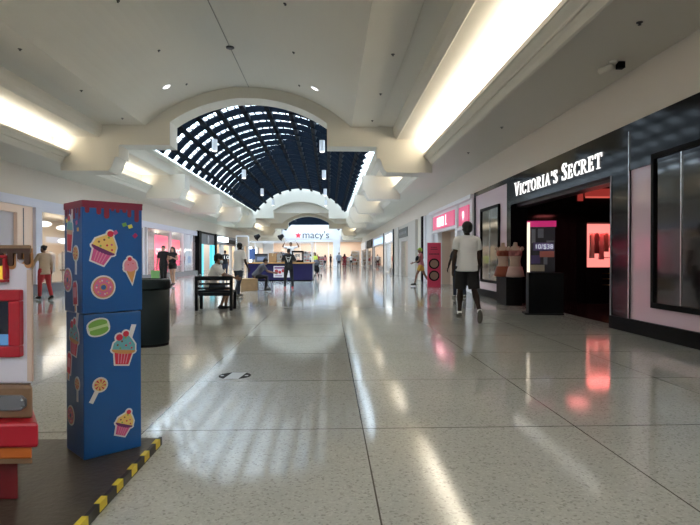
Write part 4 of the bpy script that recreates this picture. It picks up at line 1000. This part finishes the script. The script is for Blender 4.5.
for nm,lb,ct,x,y,wd_,dp_,h,c_ in items:
    r=empty(nm,(-2.6+x,30.2+y,.99),0,lb,ct)
    if c_=='m':
        BX(r,'base',mm[c_],(-wd_/2,wd_/2,-dp_/2,dp_/2,0,.12)); BX(r,'roof',mm[c_],(-wd_/2,wd_/2,-dp_/2,dp_/2,h-.1,h))
        for sx1 in (-1,1):
            for sy1 in (-1,1): BX(r,'post',mm[c_],(sx1*(wd_/2-.03)-.02,sx1*(wd_/2-.03)+.02,sy1*(dp_/2-.03)-.02,sy1*(dp_/2-.03)+.02,.12,h-.1))
        BX(r,'kettle',M['chrome'],(-.12,.12,-.1,.1,.30,.46),bevel=.03); BX(r,'glass',shopglass,(-wd_/2+.01,wd_/2-.01,-dp_/2+.01,-dp_/2+.015,.12,h-.1))
    else:
        BX(r,'body',mm[c_],(-wd_/2,wd_/2,-dp_/2,dp_/2,0,h),bevel=.015)
        if c_=='k': BX(r,'screen',emat('blue_screen',(.3,.5,.9),.6),(-wd_/2+.06,wd_/2-.06,-dp_/2-.01,-dp_/2,.22,.42)); BX(r,'tray',M['chrome'],(-.15,.15,-dp_/2-.06,-dp_/2,.04,.07))
        if c_=='c': BX(r,'flap',mm[c_],(-wd_/2,-.01,-dp_/2,dp_/2,h,h+.01)); BX(r,'tape',mat('packing_tape',(.5,.36,.2),.4),(-.03,.03,-dp_/2-.004,dp_/2,h-.15,h+.012))
        if c_=='g': BX(r,'lid',mat('black_lid',(.02,.02,.025),.4),(-wd_/2-.02,wd_/2+.02,-dp_/2-.02,dp_/2+.02,h,h+.10),bevel=.01); BX(r,'print',mat('blue_grey_print',(.25,.3,.45),.5),(-.2,.2,-dp_/2-.005,-dp_/2,.1,.28))
mo=empty('monitor',(-4.12,29.3,.99),0,'blue monitor at the left end of the kiosk counter','monitor')
BX(mo,'foot',M['black'],(-.1,.1,-.08,.08,0,.02)); BX(mo,'neck',M['black'],(-.02,.02,0,.03,.02,.2)); BX(mo,'screen',mat('blue_monitor_face',(.03,.06,.18),.2,emit=(.1,.2,.5),es=.3),(-.18,.18,-.03,0,.15,.72),bevel=.01)
# white display frame left of the kiosk
wf=empty('display_rack',(-4.75,30,0),0,'tall thin white display frame left of the kiosk, behind the standing man','display rack')
for x in (-.33,.33): BX(wf,'post',M['white'],(x-.03,x+.03,-.03,.03,0,2.45))
BX(wf,'top_rail',M['white'],(-.33,.33,-.03,.03,2.39,2.45)); BX(wf,'shelf',M['white'],(-.3,.3,-.2,.2,.9,.94)); BX(wf,'foot',M['white'],(-.4,.4,-.25,.25,0,.03))
# seat block for the bent-over man
wb=empty('wooden_stool',(-3.0,20.6,0),0,'light wooden box bench under the bent-over man by the kiosk','stool')
wood=mat('light_box_wood',(.42,.28,.15),.5,var=.2,vscale=8)
BX(wb,'side_board',wood,(-.30,.28,-.22,-.19,0,.42)); BX(wb,'side_board',wood,(-.30,.28,.19,.22,0,.42)); BX(wb,'end_board',wood,(-.30,-.27,-.19,.19,0,.42)); BX(wb,'seat_board',wood,(-.33,.31,-.24,.24,.42,.455),bevel=.01)
# stroller
sr=empty('stroller',(-.82,34.8,0),R(15),'black folding stroller with hood right of the kiosk','stroller')
g=MB(); g.tube([(0,-.05,.45),(0,.1,.55),(0,.22,.85)],[.17,.2,.12],12,True); g.build('seat',M['black'],sr,True)
g=MB(); g.ell((0,.12,.92),.24,.24,.2); g.build('hood',M['grey_f'],sr,True)
for sx1 in (-1,1):
    g=MB(); g.tube([(sx1*.22,-.3,.12),(sx1*.22,.1,.6),(sx1*.22,.42,1.02)],[.015]*3,6); g.tube([(sx1*.22,.32,.12),(sx1*.22,.0,.5)],[.015]*2,6); g.build('frame',M['greymetal'],sr)
    for y in (-.3,.32): g=MB(); g.lathe((sx1*.22-.02,y,.11),[(.02,0),(.11,0),(.11,.04),(.02,.04)],16,'x'); g.build('wheel',M['black'],sr)
g=MB(); g.tube([(-.22,.42,1.02),(.22,.42,1.02)],[.018]*2,6); g.build('handle',M['black'],sr)

# ------------------------------------------------------------------ ride platform
pf=empty('ride_platform',(-2.0,2.2,0),0,'low dark board platform with yellow and black edge under the toy ride','platform')
plm=mat('dark_wood_laminate',(.060,.048,.036),.38,var=.5,vscale=5,bump=.15,bscale=30)
g=MB(); g.box(-1.2,.885,-2.4,1.40,0,.045); g.build('deck',plm,pf,bevel=.004)
g=MB(); g.box(.885,.905,-2.4,1.40,0,.05); ed=g.build('edge_strip',mat('black_rubber_edge',(.02,.02,.02),.5),pf)
random.seed(3); yl=mat('yellow_hazard',(.75,.60,.05),.5); y=-2.3
while y<1.3:
    l_=.085; g=MB(); g.xz([(.878,.0505),(.907,.0505),(.907,.008),(.9055,.008),(.9055,.0495),(.878,.0495)],y,y+l_); g.build('hazard_stripe',yl,ed); y+=.21
# ------------------------------------------------------------------ blue candy pillar
C0=V(-1.42,3.20,.047); ur=(V(-1.17,3.43,.047)-C0).normalized(); ul=V(-ur.y,ur.x,0)   # right face and left face directions
WR,WL=.34,.30
pr_=empty('candy_pillar',tuple(C0),0,'tall square blue pillar with sweets stickers and red dripping top','pillar')
blue=mat('blue_pillar_paint',(.012,.095,.31),.33,bump=.06,bscale=4)
def pilbox(g,z0,z1,o):
    a=[-ur*o-ul*o, ur*(WR+o)-ul*o, ur*(WR+o)+ul*(WL+o), -ur*o+ul*(WL+o)]
    g.add([(p.x,p.y,z0) for p in a]+[(p.x,p.y,z1) for p in a],[(3,2,1,0),(4,5,6,7),(0,1,5,4),(1,2,6,5),(2,3,7,6),(3,0,4,7)])
g=MB(); pilbox(g,0,.845,0); g.build('lower_box',blue,pr_,bevel=.006)
g=MB(); pilbox(g,.85,1.495,.006); g.build('upper_box',blue,pr_,bevel=.006)
g=MB(); pilbox(g,1.494,1.508,.008); g.build('top_board',mat('maroon_icing',(.20,.018,.045),.35),pr_)
def dil(poly,d):
    n=len(poly); ar=sum(poly[i][0]*poly[(i+1)%n][1]-poly[(i+1)%n][0]*poly[i][1] for i in range(n)); sg=1 if ar>0 else -1; out=[]
    for i in range(n):
        p=Vector(poly[i]); a=(p-Vector(poly[i-1])); b_=(Vector(poly[(i+1)%n])-p)
        if a.length<1e-7 or b_.length<1e-7: out.append(tuple(p)); continue
        a.normalize(); b_.normalize(); na=Vector((a.y,-a.x))*sg; nb=Vector((b_.y,-b_.x))*sg; m_=na+nb
        m_= m_/max(.35,(1+na.dot(nb))) if m_.length>1e-4 else na
        out.append(tuple(p+m_*d))
    return out
def circ(x,y,r,n=18,ry=None): return [(x+r*math.cos(2*PI*k/n),y+(ry or r)*math.sin(2*PI*k/n)) for k in range(n)]
class Face:
    def __init__(s,o,u): s.o=V(*o); s.u=V(*u); s.n=s.u.cross(V(0,0,1)); s.n=s.n if s.n.y<0 else -s.n
fR=Face((0,0,0),tuple(ur)); fL=Face(tuple(ul*WL),tuple(-ul))
CM={}
def cm(c): 
    k='print_%02d_%02d_%02d'%tuple(int(c_*99) for c_ in c)
    return mat(k,c,.35)
def sticker(face,cx,cz,shapes,rot=0,sc=1,outline=True,name='sticker',parent=None,base=.008):
    g=MB(); L_=0; ca,sa=math.cos(R(rot)),math.sin(R(rot))
    def T(p): return (cx+(p[0]*ca-p[1]*sa)*sc, cz+(p[0]*sa+p[1]*ca)*sc)
    def put(poly,col,lv):
        g.use(cm(col)); d0=base; d1=base+.0008*(lv+1)
        f_=lambda d:(lambda a,b_: face.o+face.u*a+face.n*d+V(0,0,b_))
        g.prism([T(p) for p in poly],f_(base-.004 if lv==0 else d0),f_(d1))
    if outline:
        for s_,c_ in shapes: 
            if c_ is not None and len(s_)>3 or True: put(dil(s_,.009/sc if sc else .009),(.72,.72,.74),0)
    for i,(s_,c_) in enumerate(shapes): put(s_,c_,.6+i*.12+1)
    o=g.build(name,None,parent or pr_); return o
PK=(.62,.10,.28); PU=(.16,.03,.14); YE_=(.80,.55,.16); RD=(.62,.03,.07); TQ=(.14,.42,.48); WH=(.75,.72,.70); TAN=(.62,.30,.10); GR=(.20,.42,.08); LP=(.72,.28,.36); BR=(.20,.07,.04)
def cupcake(top=YE_,cup=PK,rim=PU,straw=False):
    s_=[([(-.06,-.02),(.06,-.02),(.042,-.105),(-.042,-.105)],cup),(circ(0,-.015,.078,20,.022),rim),
        ([(-.075,-.01),(.075,-.01),(.07,.03),(.045,.06),(.02,.085),(-.01,.09),(-.04,.06),(-.07,.03)],top),(circ(.0,.095,.02,12),RD)]
    for x in (-.03,-.01,.01,.03): s_.append(([(x-.003,-.035),(x+.003,-.035),(x*.8+.003,-.1),(x*.8-.003,-.1)],LP))
    random.seed(5)
    for x,y in ((-.045,.02),(-.02,.045),(.01,.02),(.035,.035),(.0,.07),(.05,.005),(-.025,.0)): s_.append((circ(x,y,.007,8),random.choice([RD,GR,BR,PK])))
    if straw: s_.insert(0,([(.02,.05),(.032,.05),(.05,.15),(.038,.15)],WH)); s_.append((circ(-.04,.07,.022,12),RD))
    return s_
def cone(): return [([(-.035,-.0),(.035,.0),(.0,-.10)],TAN),(circ(0,.02,.042,16),LP),(circ(-.03,.0,.014,10),LP),(circ(.03,.0,.014,10),LP),(circ(0,.062,.014,10),RD),(circ(-.015,.025,.004,8),RD),(circ(.018,.03,.004,8),RD)]
def donut():
    s_=[(circ(0,0,.062,24),TAN),(circ(0,0,.056,24),(.70,.16,.30)),(circ(0,0,.022,16),TAN),(circ(0,0,.015,16),(.03,.12,.35))]
    for k in range(12): a=2*PI*k/12+.2*(k%2); s_.append((circ(.040*math.cos(a),.040*math.sin(a),.005,6),[WH,YE_,TQ][k%3]))
    return s_
def lolly(): 
    s_=[([(-.004,-.03),(.004,-.03),(.004,-.115),(-.004,-.115)],WH),(circ(0,0,.040,20),(.75,.55,.2))]
    for k in range(8):
        a=2*PI*k/8; s_.append(([(.008*math.cos(a),.008*math.sin(a)),(.036*math.cos(a+.2),.036*math.sin(a+.2)),(.036*math.cos(a+.55),.036*math.sin(a+.55))],RD))
    return s_
def macaron(): return [(circ(0,.02,.058,20,.028),GR),(circ(0,-.02,.058,20,.028),GR),([(-.06,-.008),(.06,-.008),(.06,.01),(-.06,.01)],(.55,.70,.35))]
def shake(): return [([(-.05,.02),(.05,.02),(.034,-.11),(-.034,-.11)],RD),([(-.052,.03),(.052,.03),(.045,.0),(-.045,.0)],(.6,.4,.3)),([(-.055,.03),(.055,.03),(.045,.07),(.02,.1),(-.02,.1),(-.045,.07)],TQ),(circ(-.02,.105,.02,12),RD),([(.015,.08),(.03,.08),(.045,.16),(.03,.16)],WH)]
def pop(): return [([(-.03,-.05),(.03,-.05),(.03,.06),(.018,.08),(-.018,.08),(-.03,.06)],RD),([(-.006,-.09),(.006,-.09),(.006,-.05),(-.006,-.05)],TAN),([(-.022,-.01),(.022,-.01),(.022,.05),(-.022,.05)],LP)]
sticker(fR,.115,1.235,cupcake(),-24,.93,name='cupcake_sticker'); sticker(fR,.272,1.11,cone(),6,.92,name='ice_cream_sticker'); sticker(fR,.110,1.0,donut(),0,1,name='donut_sticker')
sticker(fR,.083,.765,macaron(),12,.95,name='macaron_sticker',base=.002); sticker(fR,.232,.625,cupcake(TQ,RD,TAN,True),-8,.92,name='milkshake_sticker',base=.002)
sticker(fR,.092,.425,lolly(),-28,.9,name='lollipop_sticker',base=.002); sticker(fR,.235,.17,cupcake(),-22,.70,name='cupcake_sticker',base=.002)
sticker(fL,.10,1.315,shake(),-5,.9,name='milkshake_sticker'); sticker(fL,.20,1.20,lolly(),0,1,name='lollipop_sticker'); sticker(fL,.06,1.04,donut(),0,1.05,name='donut_sticker'); sticker(fL,.19,.95,pop(),4,1,name='ice_pop_sticker')
sticker(fL,.15,.70,cupcake(TQ,RD,TAN,True),-6,1.0,name='cupcake_sticker',base=.002); sticker(fL,.06,.52,pop(),-10,.95,name='ice_pop_sticker',base=.002); sticker(fL,.20,.43,lolly(),0,.85,name='lollipop_sticker',base=.002); sticker(fL,.085,.22,donut(),0,.85,name='donut_sticker',base=.002)
for f_,pts in ((fR,((.18,1.325,PK,35),(.235,1.375,GR,20),(.27,1.365,(.75,.7,.1),20),(.30,1.31,(.55,.02,.12),45),(.205,1.29,RD,0))),(fL,((.05,1.40,(.75,.6,.1),10),(.22,1.38,PK,20),(.24,1.34,(.7,.4,.1),0),(.26,1.41,PU,30)))):
    for x,z,c_,r in pts: 
        if (x,z)==(.205,1.29): continue
        sticker(f_,x,z,[([(-.013,-.011),(.013,-.011),(.013,.011),(-.013,.011)],c_)],r,1,False,'confetti_sticker')
# dripping icing on each face
def icing(face,W,drops,name):
    pts=[(-.006,1.5),(-.006,1.469)]; x=0
    for (cx,w_,d) in drops:
        pts+= [(cx-w_,1.466)]+[(cx-w_*math.cos(R(a)),1.466-d-w_*math.sin(R(a))) for a in (0,30,60,90,120,150,180)]+[(cx+w_,1.466)]
    pts+=[(W+.006,1.469),(W+.006,1.5)]
    g=MB(); f_=lambda d:(lambda a,b_: face.o+face.u*a+face.n*d+V(0,0,b_)); g.prism(pts,f_(.004),f_(.0095)); g.build(name,mat('maroon_icing',(.20,.018,.045),.35),pr_)
icing(fR,WR,((.02,.012,.02),(.085,.013,.025),(.13,.015,.045),(.165,.009,.005),(.195,.010,.012),(.235,.012,.008),(.265,.011,.035),(.31,.013,.06)),'icing_drip')
icing(fL,WL,((.03,.012,.03),(.07,.014,.05),(.12,.012,.02),(.17,.013,.05),(.215,.011,.02),(.26,.013,.05)),'icing_drip')
# ------------------------------------------------------------------ toy ride (food van front)
tr=empty('toy_ride',(-1.845,2.7,.045),0,'white toy food van ride with chocolate icing and red frames at the left edge','toy ride')
wh=mat('glossy_ride_white',(.70,.66,.76),.3); rd=mat('glossy_ride_red',(.42,.010,.025),.3); br=mat('ride_brown',(.20,.11,.06),.45,var=.2,vscale=10); ch=mat('chocolate_icing',(.07,.028,.02),.25)
def taper(g,x0,x1,y0,y1,z0,z1,t=None): 
    t=(y1-y0)*.62 if t is None else t
    g.add([(x0,y0,z0),(x1,y0,z0),(x1-t,y1,z0),(x0,y1,z0),(x0,y0,z1),(x1,y0,z1),(x1-t,y1,z1),(x0,y1,z1)],[(0,3,2,1),(4,5,6,7),(0,1,5,4),(1,2,6,5),(2,3,7,6),(3,0,4,7)])
g=MB(); taper(g,-.55,.456,-.10,.9,.585,1.215); g.build('body',wh,tr,bevel=.015)
g=MB(); taper(g,-.56,.462,-.115,.9,1.195,1.235); g.build('roof_edge',br,tr,bevel=.006)
def drip(g,drops,y0,y1,zt=1.200):
    pts=[(-.55,1.22),(-.55,zt)]
    for (cx,w_,d) in drops: pts+=[(cx-w_,zt)]+[(cx-w_*math.cos(R(a)),zt-d-w_*math.sin(R(a))) for a in (0,30,60,90,120,150,180)]+[(cx+w_,zt)]
    pts+=[(.456,zt),(.456,1.22)]; g.xz(pts,y0,y1)
D1=((-.2,.014,.04),(-.1,.012,.02),(0,.014,.05),(.10,.012,.02),(.2,.014,.05),(.262,.012,.03),(.32,.012,.05),(.366,.013,.05),(.408,.011,.022),(.441,.012,.045))
g=MB(); drip(g,[(a,b_+.005,c_+.006) for a,b_,c_ in D1],-.106,-.09,1.196); g.build('caramel_edge',mat('caramel_brown',(.50,.22,.08),.4),tr)  # caramel coloured rim behind the chocolate drips
g=MB(); drip(g,D1,-.118,-.10); g.build('chocolate_drip',ch,tr,bevel=.003)
def frame(x0,x1,z0,z1,w_,nm,inner):
    g=MB(); y=-.135
    for b_ in ((x0,x1,z1-w_,z1),(x0,x1,z0,z0+w_),(x0,x0+w_,z0+w_,z1-w_),(x1-w_,x1,z0+w_,z1-w_)): g.box(b_[0],b_[1],y,-.095,b_[2],b_[3])
    o=g.build(nm,rd,tr,bevel=.006); q=MB(); q.box(x0+w_,x1-w_,-.108,-.10,z0+w_,z1-w_); q.build('pane',inner,o); return o
frame(-.1,.353,1.062,1.188,.014,'window_frame',mat('yellow_lit_pane',(.75,.50,.05),.4,emit=(1,.65,.05),es=.25))
fo=frame(-.1,.416,.716,1.028,.052,'window_frame',mat('dark_navy_screen',(.01,.012,.03),.15)); 
g=MB(); g.box(-.04,.355,-.112,-.108,.77,.82); g.build('screen_strip',emat('blue_strip',(.1,.3,.6),.4),fo)
g=MB(); taper(g,-.55,.478,-.14,.35,.435,.585); g.build('wood_panel',br,tr,bevel=.012)
g=MB(); g.xz([(.30,.475),(.43,.475),(.452,.495),(.452,.525),(.43,.545),(.30,.545)],-.155,-.13); bp_=g.build('headlamp',mat('grey_lamp_plastic',(.16,.16,.18),.3),tr,bevel=.005)
for x,z in ((.335,.483),(.44,.495),(.335,.537),(.44,.527)): q=MB(); q.lathe((x,-.155,z),[(.003,0),(.006,0),(.006,-.004),(.003,-.004)],8,'y'); q.build('screw',M['chrome'],bp_)
g=MB(); taper(g,-.55,.535,-.20,.3,.318,.432); g.build('bumper',rd,tr,bevel=.014)
g=MB(); taper(g,-.55,.49,-.17,.3,.258,.318); g.build('orange_strip',mat('orange_ride_plastic',(.55,.13,.02),.35),tr,bevel=.010)
g=MB(); taper(g,-.55,.48,-.15,.35,.228,.258); g.build('brown_skirt',br,tr,bevel=.006)
g=MB(); taper(g,-.55,.331,.0,.6,0,.235); g.build('base_box',mat('dark_red_base',(.16,.008,.012),.4),tr,bevel=.008)
g=MB(); g.box(.436,.458,-.108,-.095,.60,1.12); g.build('corner_shadow',mat('cream_corner_shadow',(.60,.45,.38),.4),tr)  # strip paints the cream-grey shadow along the body's side edge
